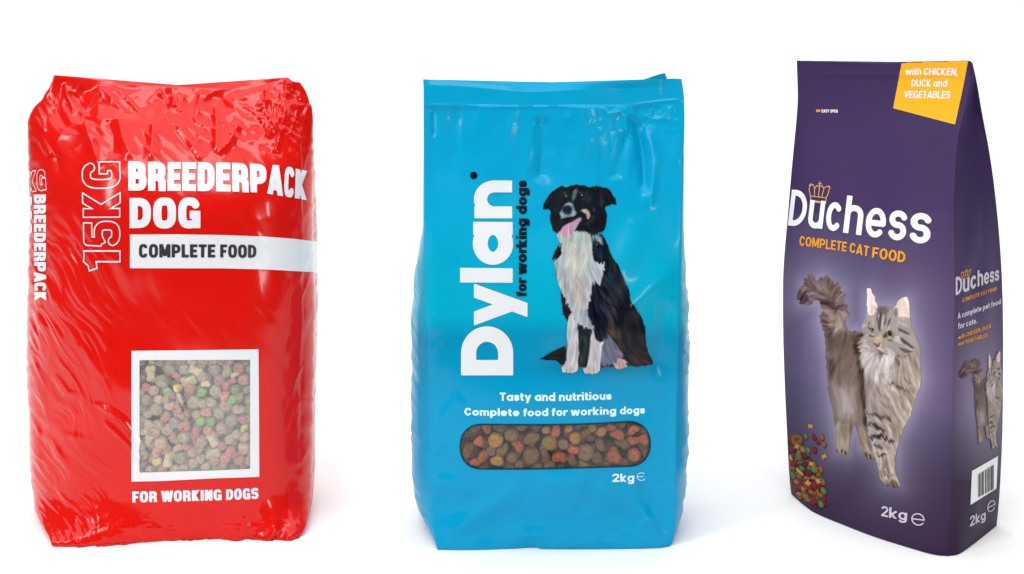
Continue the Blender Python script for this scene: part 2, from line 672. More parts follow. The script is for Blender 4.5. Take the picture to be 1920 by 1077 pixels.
class Bag:
    """ one bag: keeps the thing's empty, its body surface and projects prints onto it """

    def __init__(self, name, label, cat, base):
        self.base = np.array(base, float)
        self.root = thing(name, label, cat, base)

    def body(self, name, G, mat, cols=None, keep=None, caps=True):
        """ G: rows x columns loop of world points """
        nt_, nu = G.shape[:2]
        V = G.reshape(-1, 3)
        i = np.arange(nt_ - 1)[:, None]
        j = np.arange(nu)[None]
        j2 = (j + 1) % nu
        F = np.stack([i * nu + j, (i + 1) * nu + j, (i + 1) * nu + j2, i * nu + j2], -1).reshape(-1, 4)
        Full = F
        if keep is not None:
            F = F[keep(V[F].mean(1))]
        if caps:
            V = np.vstack([V, G[0].mean(0), G[-1].mean(0)])
            n = nt_ * nu
            jj = np.arange(nu)
            c1 = np.stack([np.full(nu, n), jj, (jj + 1) % nu, (jj + 1) % nu], -1)
            c2 = np.stack([np.full(nu, n + 1), (nt_ - 1) * nu + (jj + 1) % nu, (nt_ - 1) * nu + jj, (nt_ - 1) * nu + jj], -1)
            tri = np.vstack([c1, c2])[:, :3]
            if cols is not None:
                cols = np.vstack([cols, cols[0], cols[-1]])
            Fl = F.tolist() + tri.tolist()
        else:
            Fl = F
        me = rawmesh(name, V - self.base, Fl, cols)
        o = link(name, me, mat, self.root)
        self.bvh = BVHTree.FromPolygons(V.tolist(), Full.tolist())
        return o

    def project(self, pts, off):
        """ photo pixels -> points on the bag's surface, lifted off it """
        out = np.zeros((len(pts), 3))
        org = Vector((0, 0, HC))
        last = None
        for k, (px, py) in enumerate(pts):
            d = Vector(((px - CX) / FOC, 1.0, -(py - CY) / FOC)).normalized()
            h, nrm, _, dist = self.bvh.ray_cast(org, d, 5.0)
            if h is None:
                out[k] = np.nan
                continue
            if nrm.dot(d) > 0:
                nrm = -nrm
            out[k] = h + nrm * off
        return out

    def decal(self, name, pts, faces, mat, off=0.00035, cols=None, label=None, parent=None):
        V = self.project(pts, off)
        bad = np.isnan(V[:, 0])
        if bad.any():
            faces = [f for f in faces if not any(bad[k] for k in f)]
            V[bad] = 0
        used = sorted({k for f in faces for k in f})
        remap = {k: i for i, k in enumerate(used)}
        faces = [tuple(remap[k] for k in f) for f in faces]
        V = V[used]
        # drop faces that jump over a fold of the silhouette
        P = [max(np.ptp(V[list(f)], axis=0)) for f in faces]
        lim = 0.02
        faces = [f for f, p in zip(faces, P) if p < lim]
        if cols is not None:
            cols = cols[used]
        # marching runs clockwise in image space (y down) -> flip so normals face out
        me = rawmesh(name, V - self.base, faces, cols)
        o = link(name, me, mat, parent or self.root)
        if label:
            o["label"] = label
        return o

    def region(self, name, fieldfn, box, mat, h=1.5, **kw):
        """ print whose outline is fieldfn(px,py) < 0 """
        x0, y0, x1, y1 = box
        xs = np.arange(x0, x1 + h, h)
        ys = np.arange(y0, y1 + h, h)
        XX, YY = np.meshgrid(xs, ys)
        v, f = marching(fieldfn(XX, YY), x0, y0, h, h)
        return self.decal(name, v, [tuple(reversed(q)) for q in f], mat, **kw)

    def text(self, name, s, knots, mat, by='letter', px_cell=None, off=0.0004, label=None, parent=None, **kw):
        """ knots: (letter index or fraction, base x, base y, cap x, cap y) """
        k0, k1 = knots[0], knots[-1]
        caph = math.hypot(k0[1] - k0[3], k0[2] - k0[4])
        cell = (px_cell or max(0.7, min(1.5, caph / 22))) / caph
        V, F, st, tot = textgeom(s, cell=cell, **kw)
        if by == 'letter':
            ks = [st[int(k[0])] if k[0] < len(s) else tot for k in knots]
        else:
            ks = [k[0] * tot for k in knots]
        A = np.array([k[1:] for k in knots], float)

        def ip(c):
            x = V[:, 0]
            v = np.interp(x, ks, A[:, c])
            a = (A[1, c] - A[0, c]) / (ks[1] - ks[0])
            b = (A[-1, c] - A[-2, c]) / (ks[-1] - ks[-2])
            return v + np.minimum(x - ks[0], 0) * a + np.maximum(x - ks[-1], 0) * b
        bx, by_, cx, cy = ip(0), ip(1), ip(2), ip(3)
        y = V[:, 1]
        pts = np.stack([bx + (cx - bx) * y, by_ + (cy - by_) * y], -1)
        return self.decal(name, pts, F, mat, off=off, label=label, parent=parent)

    def strokes(self, name, lines, width, mat, h=0.6, **kw):
        allp = np.array([p for l in lines for p in l], float)
        x0, y0 = allp.min(0) - width * 2
        x1, y1 = allp.max(0) + width * 2

        def f(X, Y):
            r = np.full(X.shape, 1e3)
            for l in lines:
                r = np.minimum(r, polydist(X, Y, l)[0] - width / 2)
            return r
        return self.region(name, f, (x0, y0, x1, y1), mat, h=h, **kw)


def ridge_sum(px, py, items):
    """ items: (polyline, width px, height m[, taper]) """
    s = np.zeros(px.shape)
    for pts, w, a in items:
        p = np.asarray(pts, float)
        m = (px > p[:, 0].min() - 4 * w) & (px < p[:, 0].max() + 4 * w) & (py > p[:, 1].min() - 4 * w) & (py < p[:, 1].max() + 4 * w)
        if not m.any():
            continue
        d, u = polydist(px[m], py[m], p)
        s[m] += a * np.exp(-(d / w) ** 2) * smooth(0, 0.2, u) * smooth(1, 0.75, u)
    return s


def crease_sum(px, py, items):
    """ sharp folds: tent profile """
    s = np.zeros(px.shape)
    for pts, w, a in items:
        p = np.asarray(pts, float)
        m = (px > p[:, 0].min() - 2 * w) & (px < p[:, 0].max() + 2 * w) & (py > p[:, 1].min() - 2 * w) & (py < p[:, 1].max() + 2 * w)
        if not m.any():
            continue
        d, u = polydist(px[m], py[m], p)
        s[m] += a * np.clip(1 - d / w, 0, 1) ** 1.3 * smooth(0, 0.15, u) * smooth(1, 0.8, u)
    return s


def window_cut(poly):
    def keep(C):
        d = C[:, 1]
        px = C[:, 0] / d * FOC + CX
        py = (HC - C[:, 2]) / d * FOC + CY
        return ~(inpoly(px, py, poly) & (d < 0.84))
    return keep
#@@PART2

# ------------------------------------------------------------------ printed pictures
def Z(pts, ox, oy, s):
    return [(ox + x / s, oy + y / s) for x, y in pts]


class Canvas:
    def __init__(self, x0, y0, x1, y1, h=0.8, seed=1):
        self.x0, self.y0, self.h = x0, y0, h
        xs = np.arange(x0, x1 + h, h)
        ys = np.arange(y0, y1 + h, h)
        self.X, self.Y = np.meshgrid(xs, ys)
        self.rgb = np.zeros(self.X.shape + (3,))
        self.a = np.zeros(self.X.shape)
        self.rs = np.random.RandomState(seed)
        self.seed = seed

    def _win(self, pts, m):
        p = np.asarray(pts)
        j0 = max(0, int((p[:, 0].min() - m - self.x0) / self.h))
        j1 = min(self.X.shape[1], int((p[:, 0].max() + m - self.x0) / self.h) + 2)
        i0 = max(0, int((p[:, 1].min() - m - self.y0) / self.h))
        i1 = min(self.X.shape[0], int((p[:, 1].max() + m - self.y0) / self.h) + 2)
        return slice(i0, i1), slice(j0, j1)

    def _put(self, s, mask, col, add):
        c = np.asarray(col, float)
        if add:
            k = np.where(self.a[s] > 1e-3, mask, (mask > 0) * 1.0)
            self.rgb[s] += (c - self.rgb[s]) * k[..., None]
            self.a[s] = np.maximum(self.a[s], mask)
        else:
            self.rgb[s] += (c - self.rgb[s]) * mask[..., None]

    def poly(self, pts, col, b=1.2, op=1.0, add=False, rag=0.0, rs=0.35):
        s = self._win(pts, 3 * b + rag + 1)
        X, Y = self.X[s], self.Y[s]
        d = sdpoly(X, Y, pts)
        if rag:
            d = d + rag * fbm(X * rs, Y * rs, self.seed + 5, 2)
        self._put(s, smooth(b, -b, d) * op, col, add)

    def ell(self, cx, cy, rx, ry, col, b=0.25, op=1.0, ang=0, add=False):
        s = self._win([(cx - rx - ry, cy - rx - ry), (cx + rx + ry, cy + rx + ry)], 2)
        X, Y = self.X[s] - cx, self.Y[s] - cy
        a = R(ang)
        u = (X * math.cos(a) + Y * math.sin(a)) / rx
        v = (-X * math.sin(a) + Y * math.cos(a)) / ry
        self._put(s, smooth(1 + b, 1 - b, np.hypot(u, v)) * op, col, add)

    def line(self, pts, w, col, op=1.0, b=0.6, taper=True):
        s = self._win(pts, w + 3)
        d, u = polydist(self.X[s], self.Y[s], pts)
        ww = w * 0.5 * (np.sin(np.clip(u, 0.02, 0.98) * math.pi) ** 0.5 if taper else 1)
        self._put(s, smooth(ww + b, ww - b, d) * op, col, False)

    def fur(self, n, length, dirs, amp=18, w=1.0, spread=0.35, edge=0.0, mask=None, op=0.8, pale=0.0):
        """ splat n hairs; dirs: (x, y, angle deg) anchors, image angle, 90 = down """
        al = self.a if mask is None else self.a * mask
        cand = np.argwhere(al > 0.45)
        pick = cand[self.rs.randint(0, len(cand), n)]
        x = self.X[0, pick[:, 1]] + self.rs.rand(n) * self.h
        y = self.Y[pick[:, 0], 0] + self.rs.rand(n) * self.h
        col = self.rgb[pick[:, 0], pick[:, 1]] + self.rs.randn(n, 1) * amp + pale
        D = np.asarray(dirs, float)
        ang = np.radians(D[:, 2])
        acc = np.zeros(self.rgb.shape)
        wt = np.zeros(self.a.shape)
        bend = self.rs.randn(n) * 0.05
        dev = self.rs.randn(n) * spread
        ln = length * (0.5 + self.rs.rand(n))
        steps = int(length * 1.5 / (self.h * 0.8))
        inside = None
        for k in range(steps):
            d2 = (x[:, None] - D[:, 0]) ** 2 + (y[:, None] - D[:, 1]) ** 2 + 4
            wgt = 1 / d2 ** 1.5
            th = np.arctan2((wgt * np.sin(ang)).sum(1), (wgt * np.cos(ang)).sum(1)) + dev + bend * k
            x = x + np.cos(th) * self.h * 0.8
            y = y + np.sin(th) * self.h * 0.8
            alive = (k * self.h * 0.8 < ln)
            jx = ((x - self.x0) / self.h).astype(int)
            iy = ((y - self.y0) / self.h).astype(int)
            ok = alive & (jx >= 0) & (iy >= 0) & (jx < self.a.shape[1] - 1) & (iy < self.a.shape[0] - 1)
            ww = w * (1 - 0.6 * k / steps)
            fx = (x - self.x0) / self.h - jx
            fy = (y - self.y0) / self.h - iy
            for (dj, di, q) in ((0, 0, (1 - fx) * (1 - fy)), (1, 0, fx * (1 - fy)), (0, 1, (1 - fx) * fy), (1, 1, fx * fy)):
                np.add.at(wt, (iy[ok] + di, jx[ok] + dj), ww * q[ok])
                np.add.at(acc, (iy[ok] + di, jx[ok] + dj), col[ok] * (ww * q[ok])[:, None])
        cov = 1 - np.exp(-wt * 1.2)
        c = acc / np.maximum(wt, 1e-6)[..., None]
        k = (cov * op)
        kin = np.where(self.a > 0.3, k, np.minimum(1, cov * 1.0))
        self.rgb = self.rgb * (1 - kin[..., None]) + c * kin[..., None]
        self.a = np.maximum(self.a, np.clip(cov * edge, 0, 1)) if edge > 0 else self.a

    def field(self, dirs):
        D = np.asarray(dirs, float)
        ang = np.radians(D[:, 2])
        sx = np.zeros(self.a.shape)
        sy = np.zeros(self.a.shape)
        for (x, y, _), an in zip(D, ang):
            w = 1 / ((self.X - x) ** 2 + (self.Y - y) ** 2 + 9) ** 1.5
            sx += w * math.cos(an)
            sy += w * math.sin(an)
        return np.arctan2(sy, sx)

    def lic(self, th, cell, L, seed):
        """ noise smeared along the lie of the hair, unit spread """
        th = th + 0.35 * vn(self.X / 22, self.Y / 22, seed + 3)
        c, s = np.cos(th), np.sin(th)
        acc = 0
        n = 9
        for k in range(-n, n + 1):
            q = k / n * L
            acc = acc + vn((self.X + c * q) / cell, (self.Y + s * q) / cell, seed) * math.cos(k / n * 1.4)
        return acc / acc.std()

    def grow(self):
        """ carry colours outward past the outline """
        w = gsmooth(gsmooth(self.a, 3, 0, False), 3, 1, False)
        c = gsmooth(gsmooth(self.rgb * self.a[..., None], 3, 0, False), 3, 1, False) / np.maximum(w, 1e-4)[..., None]
        k = smooth(0.75, 0.35, self.a)[..., None]
        self.rgb = self.rgb * (1 - k) + c * k

    def hairy(self, th, sig, amt, cell, L, seed, mask=1.0):
        """ break the outline up into hairs """
        self.grow()
        A = gsmooth(gsmooth(self.a, sig, 0, False), sig, 1, False)
        n = self.lic(th, cell, L, seed)
        new = smooth(0.38, 0.62, A + amt * n * 4 * A * (1 - A))
        self.a = self.a * (1 - mask) + new * mask

    def warp(self, th, amp, cell, L, seed, mask=1.0):
        """ push colours along the hair so patch borders break into tufts """
        n = self.lic(th, cell, L, seed) * amp * mask
        self.grow()
        P = np.stack([(self.X + np.cos(th) * n).ravel(), (self.Y + np.sin(th) * n).ravel()], -1)
        P[:, 0] = np.clip(P[:, 0], self.X[0, 0], self.X[0, -1])
        P[:, 1] = np.clip(P[:, 1], self.Y[0, 0], self.Y[-1, 0])
        self.rgb = self.colour(P).reshape(self.rgb.shape)

    def tex(self, th, amp, cell, L, seed, mask=1.0):
        self.rgb = self.rgb + (amp * self.lic(th, cell, L, seed) * mask)[..., None]

    def colour(self, pts):
        jx = np.clip((pts[:, 0] - self.x0) / self.h, 0, self.a.shape[1] - 1.001)
        iy = np.clip((pts[:, 1] - self.y0) / self.h, 0, self.a.shape[0] - 1.001)
        j = jx.astype(int)
        i = iy.astype(int)
        fx = (jx - j)[:, None]
        fy = (iy - i)[:, None]
        c = self.rgb
        return (c[i, j] * (1 - fx) + c[i, j + 1] * fx) * (1 - fy) + (c[i + 1, j] * (1 - fx) + c[i + 1, j + 1] * fx) * fy

    def mesh(self):
        self.grow()
        v, f = marching(0.5 - self.a, self.x0, self.y0, self.h, self.h)
        # colours outside the paint are taken from just inside
        return v, [tuple(reversed(q)) for q in f]


def paint_dog():
    c = Canvas(1008, 340, 1232, 708, 0.8, 3)
    H = lambda p: Z(p, 1010, 335, 8.973)
    B = lambda p: Z(p, 1010, 440, 3.987)
    K = (12, 17, 26)
    # tail and haunch, back
    c.poly(B([(-2, 936), (20, 925), (90, 885), (150, 850), (215, 825), (290, 690), (330, 560), (350, 300), (300, 100), (395, 0), (470, -5), (510, 60),
              (540, 150), (600, 245), (640, 330), (672, 410), (688, 500), (740, 580), (780, 640), (802, 720), (798, 830), (830, 900), (856, 968),
              (780, 982), (660, 982), (560, 988), (470, 990), (300, 990), (170, 975), (130, 940), (60, 934)]), K, 1.0, add=True, rag=0.8)
    c.poly(B([(165, 430), (190, 440), (250, 590), (235, 600), (215, 668), (185, 590), (168, 500)]), K, 1, add=True, rag=1)
    c.poly(B([(150, 78), (172, 90), (178, 160), (130, 185), (95, 195), (110, 150)]), K, 1, add=True, rag=0.6)
    c.poly(B([(128, 270), (150, 285), (142, 332), (126, 320)]), K, 1, add=True)
    # chest
    c.poly(B([(128, -10), (240, -30), (400, -10), (400, 60), (405, 170), (420, 207), (497, 212), (475, 300), (462, 372), (400, 372), (392, 480),
              (362, 560), (370, 630), (418, 700), (405, 715), (330, 695), (285, 672), (250, 590), (212, 520), (172, 440), (140, 330),
              (118, 205), (172, 158), (168, 80)]), (172, 176, 178), 1.2, add=True, rag=0.8)
    c.poly(B([(190, 60), (330, 40), (380, 200), (330, 330), (250, 330), (200, 200)]), (182, 184, 178), 7, 0.8)
    c.poly(B([(170, -10), (300, 0), (330, 50), (180, 60)]), (128, 150, 145), 6, 0.6)
    c.poly(B([(240, 180), (330, 150), (350, 320), (240, 330)]), (190, 190, 180), 6, 0.7)
    c.poly(B([(250, 330), (340, 330), (350, 480), (300, 560), (260, 480)]), (178, 165, 165), 7, 0.8)
    c.poly(B([(130, 210), (190, 190), (220, 430), (200, 470)]), (150, 155, 168), 5, 0.7)
    c.poly(B([(385, 230), (490, 215), (460, 360), (400, 340)]), (168, 180, 190), 4, 0.8)
    c.poly(B([(290, 560), (360, 560), (400, 690), (330, 670)]), (140, 150, 160), 4, 0.7)
    # belly shadow between legs
    c.poly(B([(295, 682), (340, 690), (395, 712), (385, 800), (370, 900), (335, 965), (300, 960), (298, 800)]), (17, 30, 36), 1.4)
    c.poly(B([(310, 760), (370, 760), (370, 860), (320, 880)]), (45, 50, 52), 4, 0.5)
    # rear leg and feet
    c.poly(B([(490, 775), (530, 750), (570, 840), (640, 905), (600, 935), (560, 975), (470, 980), (450, 900)]), (96, 100, 122), 2)
    c.poly(B([(520, 640), (560, 640), (620, 740), (645, 870), (620, 885), (560, 770), (505, 745)]), (64, 48, 44), 3, 0.7)
    c.poly(B([(500, 700), (550, 690), (600, 770), (560, 780)]), (98, 74, 64), 4, 0.5)
    c.poly(B([(560, 800), (640, 905), (615, 905), (545, 790)]), (150, 125, 120), 1.6, 0.8)
    c.line(B([(545, 760), (590, 840), (625, 880)]), 1.6, (30, 24, 28))
    c.poly(B([(675, 900), (740, 850), (800, 880), (835, 965), (680, 972)]), (58, 38, 34), 4, 0.8)
    # left leg
    c.poly(B([(240, 585), (285, 675), (296, 780), (302, 900), (292, 960), (295, 1005), (275, 1030), (230, 1036), (178, 1026), (168, 995), (205, 950), (214, 830), (214, 660)]),
           (192, 190, 194), 1.0, add=True)
    c.poly(B([(214, 660), (240, 600), (250, 700), (240, 900), (212, 940)]), (175, 180, 186), 4, 0.7)
    c.poly(B([(270, 680), (290, 700), (300, 900), (280, 960)]), (165, 158, 162), 3, 0.7)
    c.poly(B([(178, 985), (290, 985), (285, 1030), (180, 1026)]), (188, 174, 172), 5, 0.6)
    # right leg
    c.poly(B([(405, 700), (425, 770), (490, 790), (472, 850), (460, 950), (458, 1015), (430, 1036), (395, 1042), (345, 1035), (332, 1000), (365, 955), (380, 880), (386, 780)]),
           (192, 188, 192), 1.0, add=True)
    c.poly(B([(390, 790), (420, 780), (420, 940), (370, 950)]), (178, 172, 178), 4, 0.7)
    c.poly(B([(340, 990), (455, 985), (450, 1030), (345, 1032)]), (186, 170, 168), 5, 0.6)
    for x in (212, 245):
        c.line(B([(x, 985), (x - 4, 1030)]), 1.5, (150, 110, 108), 0.8)
    for x in (372, 412):
        c.line(B([(x, 990), (x - 4, 1036)]), 1.5, (150, 105, 100), 0.8)
    c.poly(B([(560, 962), (590, 933), (640, 930), (672, 960), (650, 992), (590, 1002), (566, 990)]), (182, 156, 154), 1.2, add=True)
    c.line(B([(600, 950), (600, 1000)]), 1.4, (170, 90, 80), 0.7)
    c.line(B([(632, 955), (630, 990)]), 1.2, (160, 100, 95), 0.6)
    # sleeve
    c.poly(B([(400, 370), (462, 370), (500, 420), (525, 500), (535, 600), (495, 740), (478, 792), (440, 806), (426, 770), (420, 690), (368, 622), (378, 500), (398, 440)]), (14, 19, 34), 1.4)
    c.poly(B([(480, 440), (540, 500), (520, 620), (470, 560)]), (38, 44, 64), 6, 0.7)
    c.poly(B([(520, 560), (580, 500), (590, 640), (540, 660)]), (62, 48, 50), 6, 0.6)
    c.poly(B([(500, 240), (560, 300), (560, 400), (480, 380)]), (36, 52, 70), 7, 0.7)
    c.poly(B([(600, 330), (640, 380), (620, 470), (560, 430)]), (34, 32, 52), 6, 0.7)
    c.poly(B([(640, 600), (720, 620), (760, 740), (700, 820), (640, 740)]), (8, 9, 14), 6, 0.8)
    c.ell(*B([(730, 660)])[0], 3, 2.2, (66, 60, 56), 0.6, 0.7)
    # neck patches
    c.poly(B([(412, 50), (440, 20), (500, 60), (525, 170), (495, 205), (430, 202), (405, 160)]), (14, 26, 38), 1.4)
    c.poly(B([(445, 15), (470, 20), (480, 80), (455, 70)]), (150, 165, 172), 1.8, 0.8)
    # head
    c.poly(H([(66, 520), (90, 440), (150, 300), (230, 218), (320, 150), (392, 118), (450, 150), (530, 120), (650, 108), (760, 118), (860, 150), (960, 122), (1100, 152),
              (1195, 190), (1240, 275), (1296, 345), (1312, 445), (1240, 432), (1155, 455), (1108, 495), (1150, 640), (1145, 760), (1115, 850), (1075, 890), (1000, 915),
              (885, 975), (830, 905), (740, 878), (640, 890), (520, 960), (300, 925), (230, 850), (200, 760), (188, 650), (200, 560), (180, 512)]), (13, 20, 28), 0.9, add=True, rag=0.6)
    c.poly(H([(330, 900), (400, 860), (640, 880), (860, 920), (900, 1000), (1050, 930), (1040, 1090), (350, 1090)]), (160, 170, 168), 2.0)
    c.poly(H([(840, 900), (900, 960), (1040, 900), (1100, 960), (960, 1090), (900, 1090), (880, 980)]), (16, 24, 36), 2)
    c.poly(H([(900, 960), (1000, 930), (1060, 1000), (1020, 1080), (960, 1000), (900, 1060)]), (140, 160, 172), 1.6, 0.8)
    c.poly(H([(580, 200), (640, 165), (660, 210), (620, 330), (570, 400), (560, 320)]), (92, 106, 112), 2.0, 0.85)
    c.poly(H([(660, 190), (790, 180), (830, 300), (700, 300)]), (34, 34, 42), 3, 0.6)
    c.poly(H([(780, 260), (900, 280), (860, 420), (760, 380)]), (38, 50, 56), 3, 0.6)
    c.poly(H([(960, 230), (1100, 200), (1180, 330), (1060, 440), (980, 360)]), (24, 22, 28), 2, 0.8)
    c.poly(H([(1040, 300), (1100, 400), (1080, 520), (1010, 450)]), (32, 44, 50), 2, 0.6)
    # eyes
    c.ell(*H([(455, 300)])[0], 5, 3.2, (3, 6, 10), 0.5)
    c.ell(*H([(720, 290)])[0], 6, 3.6, (3, 6, 10), 0.5)
    c.ell(*H([(735, 345)])[0], 5, 2.2, (50, 46, 50), 0.6, 0.7)
    c.ell(*H([(440, 250)])[0], 4, 1.8, (70, 80, 86), 0.6, 0.7)
    c.ell(*H([(705, 240)])[0], 4, 1.8, (74, 84, 88), 0.6, 0.7)
    for ex, ey in ((451, 292), (716, 283)):
        c.ell(*H([(ex, ey + 12)])[0], 3.6, 2.6, (58, 44, 36), 0.5, 0.9)
        c.ell(*H([(ex + 2, ey + 14)])[0], 2.0, 2.0, (4, 6, 10), 0.5)
        c.ell(*H([(ex + 8, ey + 2)])[0], 1.4, 1.2, (170, 182, 190), 0.5)
    # muzzle
    c.poly(H([(420, 450), (500, 400), (570, 420), (610, 510), (640, 580), (600, 640), (500, 650), (410, 670), (355, 610), (370, 560), (400, 500)]), (112, 132, 144), 1.4, 1.0)
    c.poly(H([(540, 560), (620, 570), (600, 640), (540, 630)]), (152, 168, 176), 1.6, 0.85)
    c.poly(H([(360, 570), (420, 600), (430, 660), (380, 670)]), (146, 162, 170), 1.4, 0.85)
    c.poly(H([(450, 425), (520, 405), (580, 440), (520, 450)]), (146, 164, 174), 1.2, 0.85)
    c.poly(H([(400, 490), (450, 455), (520, 455), (562, 500), (560, 570), (510, 605), (440, 600), (402, 560)]), (24, 36, 52), 1.2)
    c.ell(*H([(430, 535)])[0], 2.2, 2.6, (8, 14, 24), 0.5, 0.9)
    c.ell(*H([(505, 535)])[0], 2.6, 3.0, (8, 14, 24), 0.5, 0.9)
    c.poly(H([(600, 640), (700, 600), (780, 610), (800, 640), (730, 700), (640, 850), (690, 880), (860, 830), (860, 650), (800, 560), (700, 560)]), (16, 20, 26), 2, 0.7)
    # mouth, tongue, cheek
    c.poly(H([(440, 670), (560, 655), (660, 650), (720, 640), (700, 720), (560, 740), (460, 760), (420, 800), (380, 760)]), (24, 12, 28), 1.4)
    c.poly(H([(540, 680), (650, 670), (620, 710), (560, 725)]), (70, 22, 60), 1.4, 0.7)
    c.poly(H([(690, 652), (722, 668), (715, 715), (655, 785), (630, 850), (570, 895), (540, 950), (480, 985), (410, 968), (362, 905), (390, 830), (450, 780), (560, 738), (630, 690)]),
           (172, 140, 162), 1.1)
    c.poly(H([(400, 850), (470, 800), (540, 850), (530, 930), (470, 975), (400, 940)]), (196, 130, 162), 2.6, 0.8)
    c.line(H([(470, 860), (540, 800), (640, 730)]), 1.3, (150, 112, 140), 0.6)
    c.poly(H([(708, 545), (745, 510), (800, 525), (850, 570), (872, 620), (850, 665), (815, 685), (800, 620), (760, 575)]), (165, 150, 142), 1.2)
    c.ell(*H([(932, 525)])[0], 2.4, 3.2, (70, 70, 84), 0.6, 0.8)
    c.poly(H([(800, 740), (900, 640), (960, 620), (900, 760), (820, 820)]), (46, 54, 56), 2.4, 0.6)
    c.poly(H([(960, 600), (1100, 620), (1080, 820), (960, 860), (920, 760)]), (6, 6, 16), 3, 0.8)
    dirs = [(1085, 360, -60), (1040, 375, 130), (1040, 420, 110), (1130, 365, 60), (1130, 420, 80), (1085, 430, 90), (1065, 395, 200), (1075, 500, 95), (1060, 600, 95), (1120, 520, 65),
            (1150, 560, 60), (1180, 620, 70), (1200, 680, 40), (1110, 640, 90), (1040, 670, 170), (1070, 670, 90)]
    th = c.field(dirs)
    body = smooth(430, 450, c.Y)
    c.warp(th, 2.4, 2.6, 9, 67, body)
    c.warp(th, 0.7, 2.4, 6, 68, 1 - body)
    c.hairy(th, 1.6, 0.17, 3.0, 9, 61)
    lum = c.rgb.mean(-1)
    c.rgb = gsmooth(gsmooth(c.rgb, 0.8, 0, False), 0.8, 1, False)
    c.tex(th, 8.0, 3.2, 13, 62, smooth(60, 130, lum))
    c.tex(th, 6.0, 7, 22, 63, body * smooth(60, 130, lum))
    c.tex(th, 7.5, 4.0, 15, 64, smooth(80, 30, lum) * body)
    c.tex(th, 4.0, 3.0, 9, 65, smooth(80, 30, lum))
    return c


